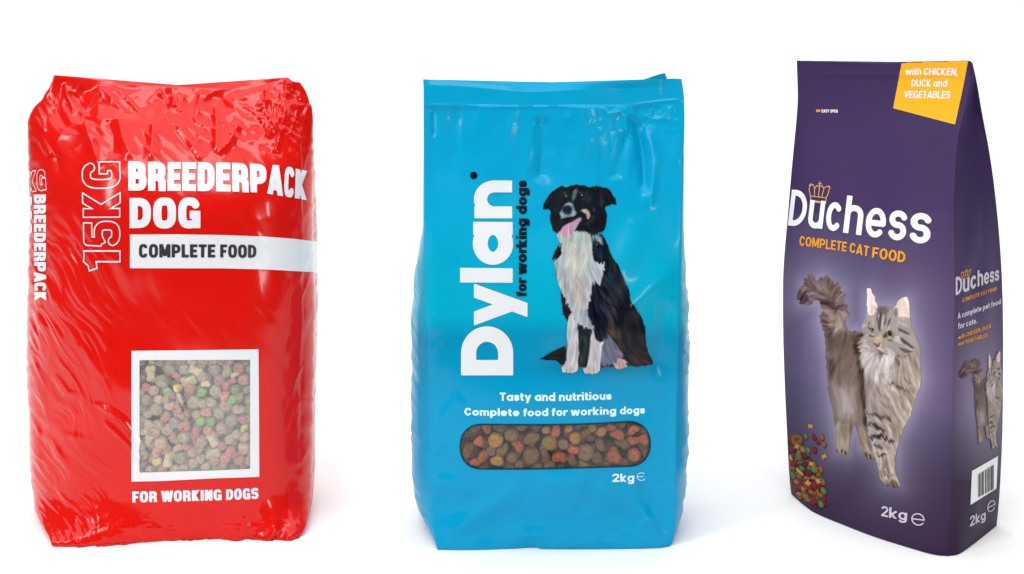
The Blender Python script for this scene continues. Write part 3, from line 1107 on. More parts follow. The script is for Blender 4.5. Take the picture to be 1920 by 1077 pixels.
def paint_cat():
    c = Canvas(1484, 492, 1742, 930, 0.8, 9)
    Wz = lambda p: Z(p, 1480, 480, 2.343)
    F = lambda p: Z(p, 1600, 530, 6.73)
    T = lambda p: Z(p, 1480, 490, 5.387)
    B = lambda p: Z(p, 1540, 670, 4.142)
    # tail
    c.poly(T([(92, 330), (120, 250), (170, 160), (230, 140), (290, 200), (330, 120), (360, 160), (420, 170), (440, 230), (490, 200), (520, 290), (560, 330), (560, 420),
              (590, 480), (600, 560), (590, 640), (600, 720), (460, 760), (360, 760), (320, 690), (320, 560), (350, 480), (300, 430), (280, 385), (230, 420), (160, 445), (110, 410)]),
           (128, 112, 110), 1.5, add=True, rag=1.6)
    c.poly(T([(92, 330), (140, 290), (190, 330), (190, 420), (130, 430)]), (88, 72, 78), 4, 0.85)
    c.poly(T([(180, 170), (240, 160), (290, 220), (260, 330), (200, 360), (150, 290)]), (138, 120, 122), 4, 0.7)
    c.poly(T([(290, 210), (340, 260), (320, 350), (270, 360)]), (150, 140, 142), 4, 0.7)
    c.poly(T([(400, 200), (500, 210), (540, 330), (480, 380), (380, 330)]), (112, 96, 86), 5, 0.7)
    c.poly(T([(290, 380), (380, 370), (480, 400), (500, 500), (450, 500), (380, 450), (310, 425)]), (84, 70, 66), 4, 0.9)
    c.poly(T([(350, 470), (470, 520), (590, 480), (600, 650), (560, 700), (420, 690), (370, 620)]), (156, 140, 132), 6, 0.85)
    c.poly(T([(315, 540), (380, 540), (380, 700), (330, 700)]), (108, 92, 92), 4, 0.7)
    # flank and hind legs
    c.poly(Wz([(158, 330), (200, 322), (265, 325), (320, 335), (345, 420), (340, 620), (345, 800), (378, 895), (350, 892), (318, 868), (306, 800), (296, 752), (283, 735), (271, 770), (266, 830), (262, 870),
               (240, 876), (208, 862), (205, 760), (192, 690), (176, 600), (164, 500), (160, 400)]), (132, 120, 114), 1.3, add=True, rag=0.8)
    c.poly(B([(45, 0), (100, 0), (110, 100), (75, 160), (50, 130)]), (96, 86, 86), 6, 0.8)
    c.poly(Wz([(165, 335), (320, 335), (300, 400), (170, 420)]), (98, 86, 82), 8, 0.8)
    c.poly(Wz([(215, 340), (290, 360), (280, 470), (220, 460)]), (128, 114, 104), 8, 0.6)
    c.poly(Wz([(285, 370), (330, 400), (345, 560), (352, 740), (330, 740), (318, 600), (300, 470)]), (74, 62, 56), 5, 0.9)
    c.poly(B([(90, 200), (260, 240), (280, 460), (200, 520), (110, 440)]), (160, 148, 146), 9, 0.8)
    c.poly(B([(150, 260), (220, 290), (230, 440), (170, 430)]), (180, 170, 172), 7, 0.6)
    c.poly(B([(112, 500), (215, 530), (222, 640), (210, 750), (170, 760), (125, 720)]), (168, 158, 146), 3, 0.8)
    c.poly(B([(150, 530), (200, 540), (200, 640), (160, 620)]), (140, 122, 104), 4, 0.7)
    c.poly(B([(285, 540), (340, 560), (400, 740), (400, 790), (350, 780), (310, 690)]), (160, 146, 136), 3, 0.7)
    for a, b in (((120, 700), (135, 740)), ((160, 705), (165, 748)), ((185, 715), (195, 755)), ((345, 745), (360, 780)), ((375, 760), (395, 796))):
        c.line(B([a, b]), 3.0, (44, 38, 40), 0.9)
    c.line(B([(300, 620), (340, 720)]), 3, (120, 104, 96), 0.5)
    # chest, front legs
    c.poly(Wz([(318, 380), (330, 450), (330, 560), (336, 680), (350, 790), (368, 850), (392, 930), (398, 975), (430, 1012), (484, 1022), (486, 1004), (466, 960), (464, 880), (488, 792),
               (528, 712), (556, 630), (580, 545), (574, 440), (560, 370), (540, 320), (340, 340)]), (168, 158, 152), 1.3, add=True, rag=1.0)
    c.poly(B([(300, 0), (420, 10), (560, 20), (560, 160), (500, 200), (420, 210), (330, 110)]), (184, 178, 175), 7, 0.85)
    c.poly(B([(480, 60), (560, 60), (560, 180), (500, 190)]), (200, 197, 197), 5, 0.6)
    c.poly(B([(600, 0), (760, 0), (770, 180), (700, 240), (620, 180)]), (166, 152, 142), 7, 0.7)
    c.poly(B([(290, 100), (340, 180), (340, 320), (320, 340), (290, 220)]), (118, 106, 98), 5, 0.8)
    c.poly(B([(340, 260), (440, 260), (470, 440), (350, 450)]), (152, 142, 142), 6, 0.7)
    c.poly(B([(640, 280), (740, 240), (700, 380), (620, 560), (560, 640), (560, 480)]), (156, 142, 132), 6, 0.7)
    for pts, w, col, op in (
            ([(500, 215), (580, 215), (640, 260), (720, 262)], 5, (108, 92, 84), .85), ([(640, 140), (660, 180), (700, 200)], 5, (110, 96, 86), .8),
            ([(560, 20), (590, 60), (600, 120)], 4, (130, 118, 112), .6), ([(450, 150), (470, 130), (490, 170)], 5, (124, 112, 108), .6),
            ([(350, 450), (400, 440), (470, 470), (540, 460)], 8, (96, 86, 88), .9), ([(350, 545), (390, 510), (430, 550), (500, 570)], 8, (82, 72, 76), .95),
            ([(370, 620), (430, 615), (500, 630), (570, 665)], 10, (62, 54, 58), .95), ([(400, 665), (440, 690), (480, 700)], 7, (84, 74, 76), .9),
            ([(430, 750), (470, 770), (510, 755)], 8, (74, 64, 64), .9), ([(470, 290), (530, 330), (570, 420)], 5, (124, 112, 110), .7),
            ([(450, 330), (500, 380), (540, 400)], 5, (128, 116, 116), .6), ([(600, 280), (640, 350), (620, 420)], 4, (132, 118, 110), .7),
            ([(560, 420), (600, 480), (610, 560)], 5, (128, 112, 104), .6), ([(520, 500), (560, 560), (570, 620)], 6, (116, 102, 98), .7),
            ([(440, 830), (480, 850), (530, 830)], 4, (120, 106, 96), .7), ([(440, 880), (490, 880), (540, 870)], 4, (116, 100, 90), .7),
            ([(460, 930), (510, 920), (550, 930)], 4, (124, 108, 98), .7)):
        c.line(B(pts), w * 0.85, col, op * 0.85, b=1.6)
    for pts, w, col in (([(500, 230), (580, 250), (610, 300)], 6, (202, 194, 190)), ([(480, 300), (560, 370), (600, 440)], 5, (186, 176, 172)),
                        ([(650, 300), (680, 360), (640, 430)], 5, (196, 186, 178)), ([(380, 490), (450, 500), (520, 530)], 6, (184, 176, 174)),
                        ([(400, 585), (470, 590), (540, 610)], 6, (186, 178, 176)), ([(450, 650), (520, 660), (560, 700)], 6, (190, 182, 178)),
                        ([(440, 720), (500, 730), (550, 720)], 6, (186, 176, 170)), ([(440, 800), (500, 800), (560, 790)], 5, (190, 180, 172))):
        c.line(B(pts), w * 0.8, col, 0.6, b=1.6)
    rs = np.random.RandomState(4)
    for k in range(26):
        x, y = 440 + rs.rand() * 120, 790 + rs.rand() * 150
        c.ell(*B([(x, y)])[0], 2.2, 1.4, (104, 90, 82) if k % 2 else (196, 186, 176), 0.6, 0.7, ang=rs.rand() * 180)
    c.poly(B([(480, 960), (590, 965), (610, 1010), (560, 1022), (490, 1000)]), (112, 98, 86), 2.5, 0.8)
    c.line(B([(500, 1000), (560, 1018), (606, 1018)]), 3.5, (58, 48, 46), 0.9)
    # head
    c.poly(F([(112, 560), (140, 470), (180, 400), (250, 370), (300, 310), (330, 300), (400, 300), (480, 330), (530, 340), (570, 330), (720, 440), (740, 560), (790, 700), (840, 820),
              (850, 960), (600, 1080), (200, 1080), (90, 950), (95, 800), (100, 660)]), (166, 158, 154), 1.2, add=True, rag=0.8)
    # ears
    c.poly(F([(172, 75), (205, 68), (240, 120), (280, 200), (312, 320), (290, 380), (190, 420), (178, 300), (178, 180)]), (226, 212, 208), 1.2, add=True)
    c.poly(F([(230, 260), (300, 300), (280, 380), (220, 370)]), (198, 186, 178), 3, 0.7)
    c.poly(F([(515, 330), (560, 240), (610, 190), (680, 184), (705, 250), (715, 350), (725, 440), (640, 470), (560, 430)]), (218, 203, 196), 1.2, add=True)
    c.poly(F([(620, 190), (690, 190), (715, 400), (700, 300)]), (236, 226, 222), 1.6, 0.8)
    for yy in (310, 360, 405):
        c.line(F([(590, yy + 6), (650, yy), (705, yy + 8)]), 2.0, (236, 224, 216), 0.7, b=0.8)
    c.line(F([(590, 440), (640, 450), (700, 470)]), 5, (178, 146, 136), 0.7, b=1.4)
    c.poly(F([(520, 330), (560, 320), (570, 430), (520, 410)]), (128, 116, 112), 3, 0.8)
    # forehead stripes
    c.poly(F([(290, 330), (360, 300), (460, 330), (420, 400), (300, 410)]), (122, 110, 108), 3, 0.8)
    for pts, w, col in (([(360, 370), (340, 470), (330, 560), (340, 620)], 5.5, (104, 94, 98)), ([(300, 400), (310, 480), (320, 540)], 4, (128, 118, 118)),
                        ([(415, 410), (410, 480), (390, 560)], 3.2, (118, 108, 110)), ([(470, 440), (450, 510), (430, 560)], 3.6, (112, 102, 104)),
                        ([(560, 580), (640, 620), (720, 660)], 6, (118, 106, 104)), ([(600, 690), (640, 740), (700, 790), (770, 830)], 7, (112, 100, 100)),
                        ([(580, 820), (660, 860), (740, 870)], 7, (126, 112, 108)), ([(520, 960), (560, 1000), (580, 1060)], 6, (136, 124, 116)),
                        ([(540, 900), (620, 940), (700, 930)], 5, (148, 134, 126)), ([(190, 560), (220, 590), (262, 600)], 3, (96, 90, 88)),
                        ([(400, 640), (450, 620), (510, 632)], 2.6, (74, 68, 66)), ([(390, 650), (385, 700), (400, 712)], 2.6, (80, 72, 70)),
                        ([(430, 715), (480, 740), (520, 730)], 3, (126, 114, 108)), ([(200, 660), (240, 680), (270, 672)], 3, (104, 98, 94)),
                        ([(260, 760), (300, 800), (340, 770)], 4.6, (132, 104, 96)), ([(300, 830), (340, 880), (410, 900)], 4.4, (138, 120, 132)),
                        ([(230, 480), (200, 520), (180, 570)], 3, (140, 132, 130))):
        c.line(F(pts), w * 0.95, np.array(col) * 0.88, 0.85, b=0.9)
    for pts, w, col in (([(380, 440), (370, 520), (365, 600)], 3, (200, 192, 188)), ([(460, 560), (450, 600), (440, 610)], 3, (206, 198, 194)),
                        ([(240, 440), (260, 520), (250, 560)], 3, (188, 180, 178)), ([(500, 720), (580, 740), (610, 780)], 5, (204, 200, 204)),
                        ([(640, 780), (700, 820), (740, 860)], 5, (192, 182, 176)), ([(360, 770), (330, 830), (400, 860)], 5, (204, 196, 190)),
                        ([(420, 830), (470, 860), (450, 910)], 5, (204, 198, 198)), ([(150, 720), (170, 790), (220, 850)], 6, (200, 194, 194)),
                        ([(560, 500), (640, 520), (680, 560)], 5, (192, 182, 174)), ([(520, 700), (560, 690), (600, 720)], 3.4, (208, 204, 206))):
        c.line(F(pts), w, col, 0.75, b=1.2)
    c.poly(F([(300, 680), (340, 640), (380, 700), (350, 760), (300, 770), (270, 740)]), (196, 176, 152), 2.0, 0.9)
    # eyes
    c.ell(*F([(240, 605)])[0], 3.6, 5.4, (126, 136, 124), 0.35, 0.85, ang=-20)
    c.ell(*F([(242, 592)])[0], 1.8, 2.4, (48, 62, 52), 0.5, 0.9)
    c.ell(*F([(262, 655)])[0], 1.8, 1.2, (208, 214, 200), 0.5, 0.8)
    c.ell(*F([(455, 665)])[0], 9.0, 5.2, (130, 138, 112), 0.3, 0.9, ang=-6)
    c.ell(*F([(462, 652)])[0], 3.4, 3.2, (44, 62, 40), 0.5, 0.95)
    c.ell(*F([(412, 664)])[0], 2.6, 3.4, (70, 66, 62), 0.6, 0.7)
    c.ell(*F([(460, 690)])[0], 5, 1.6, (186, 190, 150), 0.5, 0.6)
    # chin and bib
    c.poly(F([(240, 890), (340, 950), (440, 920), (480, 880), (540, 900), (500, 1000), (460, 1080), (330, 1080), (260, 960)]), (200, 196, 194), 4, 0.85)
    c.poly(F([(100, 840), (220, 860), (300, 960), (280, 1080), (110, 1080), (90, 950)]), (190, 184, 182), 4, 0.8)
    dirs = [(1500, 555, 120), (1512, 520, -120), (1545, 510, -80), (1575, 530, -60), (1585, 560, -35), (1540, 570, 190), (1588, 600, 70), (1540, 600, 200), (1545, 640, 130),
            (1570, 660, 100), (1560, 760, 85), (1600, 720, 95), (1600, 800, 95), (1585, 845, 90), (1635, 560, -80), (1700, 570, -95), (1665, 590, -90), (1625, 640, 160),
            (1665, 640, -100), (1710, 640, 30), (1722, 680, 65), (1660, 690, 95), (1620, 690, 110), (1700, 740, 70), (1660, 760, 60), (1640, 800, 50), (1680, 850, 80), (1650, 860, 85),
            (1660, 910, 60), (1725, 720, 80)]
    th = c.field(dirs)
    tail = smooth(1612, 1596, c.X) * smooth(640, 615, c.Y)
    face = smooth(1618, 1630, c.X) * smooth(668, 655, c.Y)
    c.warp(th, 3.0, 3.0, 10, 77, 1 - face * 0.75)
    c.hairy(th, 5.0, 0.30, 5.0, 22, 71, tail)
    c.hairy(th, 2.0, 0.20, 3.6, 12, 72, 1 - tail)
    c.rgb = gsmooth(gsmooth(c.rgb, 1.0, 0, False), 1.0, 1, False) * (1 - face[..., None]) + c.rgb * face[..., None]
    m = c.rgb.mean((-1))[..., None]
    c.rgb = (c.rgb + (c.rgb - 140) * 0.32 - 6) * np.array([0.985, 0.965, 0.955])
    flank = smooth(1630, 1610, c.X) * smooth(615, 640, c.Y)
    k = (1 - 0.62 * face) * (1 - 0.6 * flank)
    c.tex(th, 12.0, 3.4, 13, 73, k)
    c.tex(th, 8.0, 7.0, 20, 74, k * (1 - 0.6 * face))
    c.tex(th, 6.0, 13, 30, 75, (1 - face) * (1 - 0.6 * flank))
    return c


# ------------------------------------------------------------------ kibble
def outline_radius(kind, th, rs):
    if kind == 'bone':
        prim = [(-.66, -.26, .38), (-.66, .26, .38), (.66, -.26, .38), (.66, .26, .38)]
        out = []
        for a in th:
            best = 0.46 / max(abs(math.sin(a)), 1e-3)
            best = min(best, 0.85 / max(abs(math.cos(a)), 1e-3))
            for (x, y, r) in prim:
                b = x * math.cos(a) + y * math.sin(a)
                q = b * b - (x * x + y * y - r * r)
                if q > 0:
                    best = max(best, b + math.sqrt(q))
            out.append(best)
        return np.array(out)
    if kind == 'heart':
        return 0.92 + 0.13 * np.cos(3 * th) + 0.03 * np.cos(2 * th)
    if kind == 'shard':
        return 0.9 + 0.22 * np.cos(2 * th) + 0.08 * np.cos(3 * th + 1)
    if kind == 'cross':
        return 0.8 + 0.25 * np.cos(4 * th)
    return 0.97 + 0.03 * np.cos(2 * th + rs.rand() * 6) + 0.03 * np.cos(3 * th + rs.rand() * 6)


def kibble_mesh(kind, r, hgt, seed):
    rs = np.random.RandomState(seed)
    nth, nph = 36, 15
    th = np.linspace(0, 2 * math.pi, nth, endpoint=False)
    rho = outline_radius(kind, th, rs)
    ph = np.linspace(-math.pi / 2, math.pi / 2, nph)
    e = 0.62
    cp = np.sign(np.cos(ph)) * np.abs(np.cos(ph)) ** e
    sp = np.sign(np.sin(ph)) * np.abs(np.sin(ph)) ** 0.85
    X = r * rho[None] * cp[:, None] * np.cos(th)[None]
    Y = r * rho[None] * cp[:, None] * np.sin(th)[None]
    Zz = hgt * sp[:, None] * (1 + 0 * th[None])
    nse = fbm(X / r * 1.6 + seed, Y / r * 1.6 + Zz / r * 2.3, seed % 50, 3) * 0.05
    X, Y, Zz = X * (1 + nse), Y * (1 + nse), Zz * (1 + 1.6 * nse)
    V = np.stack([X, Y, Zz], -1).reshape(-1, 3)
    F = []
    for i in range(nph - 1):
        for j in range(nth):
            F.append((i * nth + j, i * nth + (j + 1) % nth, (i + 1) * nth + (j + 1) % nth, (i + 1) * nth + j))
    F.append(tuple(range(nth - 1, -1, -1)))
    F.append(tuple((nph - 1) * nth + k for k in range(nth)))
    return rawmesh("kibble_piece", V, F)


def kibble_mat(name, rgb):
    m = bpy.data.materials.new(name)
    m.use_nodes = True
    nt = m.node_tree
    N = nt.nodes
    b = N["Principled BSDF"]
    b.inputs["Roughness"].default_value = 0.75
    b.inputs["Specular IOR Level"].default_value = 0.25
    tc = N.new("ShaderNodeTexCoord")
    oi = N.new("ShaderNodeObjectInfo")
    no = N.new("ShaderNodeTexNoise")
    no.inputs["Scale"].default_value = 420
    no.inputs["Detail"].default_value = 6
    no.inputs["Roughness"].default_value = 0.7
    nt.links.new(tc.outputs["Object"], no.inputs["Vector"])
    cr = N.new("ShaderNodeValToRGB")
    c = np.array(rgb)
    cr.color_ramp.elements[0].position = 0.32
    cr.color_ramp.elements[0].color = (*(c * 0.55), 1)
    cr.color_ramp.elements[1].position = 0.68
    cr.color_ramp.elements[1].color = (*np.minimum(c * 1.35, 0.95), 1)
    nt.links.new(no.outputs["Fac"], cr.inputs[0])
    hs = N.new("ShaderNodeHueSaturation")
    mr = N.new("ShaderNodeMapRange")
    mr.inputs["To Min"].default_value = 0.75
    mr.inputs["To Max"].default_value = 1.25
    nt.links.new(oi.outputs["Random"], mr.inputs[0])
    nt.links.new(mr.outputs[0], hs.inputs["Value"])
    nt.links.new(cr.outputs[0], hs.inputs["Color"])
    nt.links.new(hs.outputs[0], b.inputs["Base Color"])
    bp = N.new("ShaderNodeBump")
    bp.inputs["Strength"].default_value = 0.5
    bp.inputs["Distance"].default_value = 0.0008
    nt.links.new(no.outputs["Fac"], bp.inputs["Height"])
    nt.links.new(bp.outputs[0], b.inputs["Normal"])
    return m


def fill_kibble(bag, poly, special, palette, rad, seed, where, group, extra=0.9, gapf=0.86):
    """ countable pieces behind a window: the listed ones first, then random ones between, then a deeper layer """
    rs = np.random.RandomState(seed)
    P = np.array(poly)
    x0, y0 = P.min(0)
    x1, y1 = P.max(0)
    items = []
    for (x, y, r, kind, cn, ang) in special:
        items.append((x, y, r, kind, cn, ang, 0))
    names = list(palette)
    weights = np.array([palette[n][2] for n in names], float)
    weights /= weights.sum()
    for layer, tries in ((0, 5000), (1, 2500)):
        n = 0
        for _ in range(tries):
            x = x0 + rs.rand() * (x1 - x0)
            y = y0 + rs.rand() * (y1 - y0)
            if sdpoly(np.array([x]), np.array([y]), poly)[0] > 2:
                continue
            r = rad * (0.8 + 0.45 * rs.rand())
            f = gapf if layer == 0 else 0.9
            if any(q[6] == layer and (q[0] - x) ** 2 + (q[1] - y) ** 2 < (f * (q[2] + r)) ** 2 for q in items):
                continue
            cn = names[rs.choice(len(names), p=weights)]
            kinds = palette[cn][1]
            items.append((x, y, r, kinds[rs.randint(len(kinds))], cn, rs.rand() * 360, layer))
            n += 1
    cache = {}
    S = np.array([0.0, 0.0])
    for k, (x, y, r, kind, cn, ang, layer) in enumerate(items):
        p = bag.project([(x, y)], 0)[0]
        if np.isnan(p[0]):
            continue
        d = p[1]
        rm = r * d / FOC
        key = (kind, cn, rs.randint(3))
        hgt = rm * (0.62 if kind != 'bone' else 0.5)
        if key not in cache:
            me = kibble_mesh(kind, rad * 0.78 / FOC, rad * 0.78 / FOC * (0.62 if kind != 'bone' else 0.45), len(cache) * 7 + seed)
            me.materials.append(palette[cn][0])
            cache[key] = me
        o = bpy.data.objects.new("kibble_piece", cache[key])
        COL.objects.link(o)
        s = rm / (rad * 0.78 / FOC)
        o.scale = (s, s, s)
        ed = -sdpoly(np.array([x]), np.array([y]), poly)[0]
        depth = rm * 0.8 + 0.0006 + max(0, r - ed) / r * rm * 0.5 if layer == 0 else rm * 1.0 + rad * 1.15 * d / FOC
        dirv = Vector(p) - Vector((0, 0, HC))
        dirv.normalize()
        o.location = Vector(p) + dirv * depth
        q = dirv.to_track_quat('Z', 'Y').to_euler()
        tl = 0.35 if layer == 0 else 0.9
        o.rotation_euler = (q.x + rs.randn() * tl * 0.6, q.y + rs.randn() * tl * 0.6, 0)
        o.rotation_euler.rotate_axis('Z', R(-ang))
        nm = palette[cn][3]
        shape = {'bone': 'bone-shaped', 'heart': 'rounded triangular', 'shard': 'flat oblong', 'cross': 'four-lobed', 'disc': 'round'}[kind]
        o["label"] = f"{nm} {shape} kibble piece {where}"
        o["category"] = "kibble piece"
        o["group"] = group
    return len(items)
#@@PART3

def floor_depth(py):
    return HC * FOC / (py - CY)


def build_loop(front, thick, gl=None, gr=None, nb=60, ns=24):
    """ closed rows: front sheet, right side, back sheet, left side.  thick (rows, cols of front) metres.
        gl / gr: world points of the side bulge per row, or None """
    rows, nu = front.shape[:2]
    back = front.copy()
    back[..., 1] += thick
    idx = np.linspace(nu - 1, 0, nb).astype(int)
    bk = back[:, idx]

    def side(a, b, g):
        t = np.linspace(0, 1, ns + 2)[1:-1][None, :, None]
        if g is None:
            m = (a + b) / 2
        else:
            m = 2 * g - (a + b) / 2
        return (1 - t) ** 2 * a[:, None] + 2 * t * (1 - t) * m[:, None] + t * t * b[:, None]
    rs = side(front[:, -1], back[:, -1], gr)
    ls = side(back[:, 0], front[:, 0], gl)
    return np.concatenate([front, rs, bk, ls], 1)


# ================================================================== RED BAG
def red_bag():
    bag = Bag("dog_food_bag", "glossy red plastic dog food sack with a square white-framed window, leftmost of three",
              "dog food bag", (-0.268, 0.82, 0.0))
    nu, nt = 430, 660
    Lp = [(102, 141), (95, 158), (78, 186), (58, 210), (51, 235), (53, 300), (55, 400), (52, 520), (50, 600), (49, 690), (53, 770), (54, 850), (60, 920), (66, 958),
          (80, 988), (92, 1008), (98, 1026)]
    Rp = [(563, 155), (574, 172), (580, 192), (586, 206), (587, 260), (588, 400), (590, 500), (592, 600), (590, 700), (588, 800), (586, 900), (582, 950), (574, 985), (560, 1008)]
    Tp = [(102, 141), (112, 146), (130, 152), (180, 158), (240, 160), (330, 165), (400, 167), (455, 168), (478, 163), (500, 158), (530, 147), (541, 146), (545, 152), (563, 155)]
    Bp = [(98, 1026), (150, 1026), (230, 1021), (330, 1014), (400, 1011), (440, 1014), (470, 1011), (500, 1015), (520, 1011), (540, 1015), (560, 1008)]
    S = coons(Lp, Rp, Tp, Bp, nu, nt)
    px, py = S[..., 0], S[..., 1]
    u = np.linspace(-1, 1, nu)[None]
    t = np.linspace(0, 1, nt)[:, None]
    prof = (1 - np.abs(u) ** 3.0) ** 0.55
    top = np.clip(smooth(-0.02, 0.30, t) ** 0.8, 0, 1)
    bot = 1 - smooth(0.86, 1.0, t) ** 1.4
    bulge = 0.056 * prof * top
    dm = 0.835
    d = dm - bulge
    dfl = floor_depth(py[-1:] + 0.2)
    # ragged bottom seam
    rag = 2.2 * vn(px / 17, 0 * px + 3, 5) + 1.4 * vn(px / 7, 0 * px + 9, 6)
    py = py + rag * smooth(0.97, 1.0, t)
    py = np.minimum(py, 1027)
    d = d * bot + (dfl + 0.0) * (1 - bot)
    d = np.minimum(d, floor_depth(np.maximum(py, 930)) - 0.0008)
    # silhouette raggedness of the crinkled film
    px = px + (np.abs(u) ** 12) * 1.3 * vn(py / 11, np.sign(u) * 3.3 + 0 * py, 8)
    front = PW(px, py, d)
    front[..., 2] = np.maximum(front[..., 2], 0.0006)
    thick = (2 * bulge + 0.0012) * (bot * 1.0 + (1 - bot) * 0.9) + 0.03 * (1 - bot) * prof
    # soft large shape
    N = gridnormals(front)
    N[:, 0] = N[:, 1]
    N[:, -1] = N[:, -2]
    # --- wrinkles of the loose film
    dd = 0
    edge = np.clip((1 - np.abs(u)) * 12, 0, 1) * np.clip((1 - t) * 25, 0, 1) * np.clip(t * 60, 0, 1)
    # warp the domain so folds wander
    wx = px + 14 * vn(px / 70, py / 70, 21)
    wy = py + 14 * vn(px / 70, py / 70, 22)
    dd = dd + 0.0026 * vn(px / 120, py / 150, 1)
    # hard folds below the top seam
    tz = smooth(345, 190, py)
    fold = ridged(wx / 52, wy / 170, 31) * 0.0019 + ridged((wx + wy) / 55, (wx - wy) / 120, 32) * 0.0010 + ridged((wx - wy) / 24, (wx + wy) / 90, 33) * 0.0006
    cr = smooth(395, 470, px) * smooth(340, 250, py)
    fold = fold + cr * (ridged(wx / 16, wy / 26, 34) * 0.0005 + ridged((wx + wy * 0.6) / 12, wy / 20, 35) * 0.00025)
    dd = dd + tz * fold
    dd = dd + crease_sum(px, py, [
        ([(296, 184), (290, 230), (285, 310)], 17.6, 0.00218), ([(330, 233), (352, 262), (385, 305)], 12.2, 0.00187), ([(405, 185), (406, 240), (407, 292)], 12.2, 0.00208),
        ([(407, 292), (430, 268), (445, 240), (450, 225)], 13.5, 0.00218), ([(344, 176), (340, 200), (336, 215)], 12.2, 0.00156), ([(325, 178), (328, 205)], 10.8, 0.00156),
        ([(120, 150), (128, 178), (140, 220)], 14.9, 0.00208), ([(136, 180), (150, 160), (175, 158)], 12.2, 0.00156), ([(150, 222), (185, 195), (240, 215), (290, 190)], 20.2, -0.00187),
        ([(158, 222), (175, 280), (190, 320)], 18.9, 0.00156), ([(225, 215), (232, 260), (252, 305)], 16.2, 0.00182), ([(500, 262), (520, 235), (530, 215)], 12.2, 0.00156),
        ([(515, 290), (525, 255), (530, 235)], 10.8, 0.00156), ([(200, 225), (215, 260), (210, 300)], 18.9, -0.00130), ([(60, 215), (80, 260), (100, 300)], 16.2, 0.00156),
        ([(75, 240), (100, 290), (112, 340)], 13.5, -0.00146)])
    # ripples running down the left side
    lz = smooth(255, 130, px) * smooth(380, 470, py)
    a = math.radians(58)
    ax = wx * math.cos(a) + wy * math.sin(a)
    ay = -wx * math.sin(a) + wy * math.cos(a)
    dd = dd + lz * (ridged(ax / 95, ay / 12, 41) * 0.00035 + vn(ax / 60, ay / 22, 42) * 0.0007 + ridged(ax / 42, ay / 7, 43) * 0.00022)
    dd = dd + (0.25 + 0.75 * lz) * 0.0006 * vn(ax / 50, ay / 15, 44)
    # big lit fold that runs over the window corner
    dd = dd + ridge_sum(px, py, [
        ([(165, 757), (188, 761), (212, 771), (236, 790), (262, 832), (280, 870), (292, 903)], 6.0, 0.00240),
        ([(190, 786), (215, 806), (238, 830), (262, 862), (280, 890)], 5.0, 0.00180),
        ([(300, 700), (322, 728), (338, 760), (352, 795), (366, 815)], 8.5, 0.00200), ([(280, 780), (300, 808), (318, 836), (332, 860)], 8.5, 0.00200),
        ([(110, 815), (150, 822), (190, 832)], 7.5, 0.0006), ([(95, 700), (120, 735), (150, 748)], 7.7, 0.0011),
        ([(150, 640), (175, 680), (195, 712)], 5.5, 0.0012), ([(50, 600), (56, 628), (64, 650)], 4.4, 0.00075), ([(52, 640), (60, 660)], 3.3, 0.00075)])
    # bottom crumple
    bz = smooth(950, 1000, py)
    dd = dd + bz * (ridged(wx / 24, wy / 20, 51) * 0.0004 + ridged(wx / 9, wy / 8, 52) * 0.0002)
    # right edge, tight film
    rz = smooth(525, 575, px)
    dd = dd + rz * (ridged((px + py * 0.35) / 16, py / 60, 61) * 0.0009)
    lz2 = smooth(95, 60, px)
    dd = dd + lz2 * (ridged((px - py * 0.45) / 13, py / 40, 62) * 0.0012)
    front = front + N * (dd * edge)[..., None]
    front[..., 2] = np.maximum(front[..., 2], 0.0006)
    G = build_loop(front, thick, nb=90, ns=4)
    G = gsmooth(G, 0.8, 1, True)
    # printed film: red ink over clear sleeve
    body_mat = film_mat("red_film", srgb(212, 15, 6), rough=0.26, coat=0.55, bump=0.22, scale=70, fine=0.12, tint=0.05, sheen_noise=0.1, spec=0.08)
    inner = [(261, 674.5), (470, 673.5), (470, 880), (400, 883), (261, 887)]
    bag.body("film_body", G, body_mat, keep=window_cut(inner))
    white = film_mat("white_ink_on_film", (0.76, 0.77, 0.79), rough=0.3, coat=0.3, bump=0.22, scale=70, fine=0.12)
    dark = film_mat("dark_ink_on_film", srgb(50, 52, 56), rough=0.3, coat=0.3, bump=0.22, scale=70)
    # lettering
    K = dict(t=0.118, W=0.58, n=3.4, gap=0.055)
    wd = textgeom("BREEDERPACK", cell=0.05, **K)[2]
    bag.text("title_lettering", "BREEDERPACK", [
        (0, 241, 358, 241, 303.5), (1, 278, 358.5, 278.5, 304), (2, 314.5, 358.5, 315, 304.5), (3, 342, 358.5, 342.5, 305), (4, 371, 359, 371.5, 305), (5, 405.5, 359.5, 405.5, 305.5),
        (6, 436, 360, 435, 306), (7, 470, 361, 468.5, 307.5), (8, 502, 363, 502.5, 309.5), (9, 531.5, 368, 534, 312.5), (10, 552, 372, 554, 316.5), (11, 574, 375, 575, 322)], white, off=0.0006, px_cell=0.85, **K)
    bag.text("title_lettering", "DOG", [(0, 243.5, 428, 243.5, 371.5), (1, 287.5, 428, 287.5, 371.5), (2, 334.5, 428, 334.5, 371.5), (3, 376, 428, 376, 371.5)], white,
             t=0.132, W=0.69, n=3.0, gap=0.07, px_cell=0.85)
    band = [(244, 440), (330, 439.5), (420, 441), (500, 444), (550, 448), (600, 454), (600, 511), (560, 509), (500, 505.5), (420, 503.5), (244, 503)]
    b = bag.region("white_band", lambda X, Y: sdpoly(X, Y, band), (240, 436, 598, 514), white, h=1.6, off=0.0003)
    bag.text("band_lettering", "COMPLETE FOOD", [(0, 261, 483, 261, 458), (9, 413, 483, 413, 458.5), (13, 480.5, 483.5, 480.5, 459.5)], dark, off=0.0006, t=0.105, W=0.56, n=3, gap=0.075, parent=b)
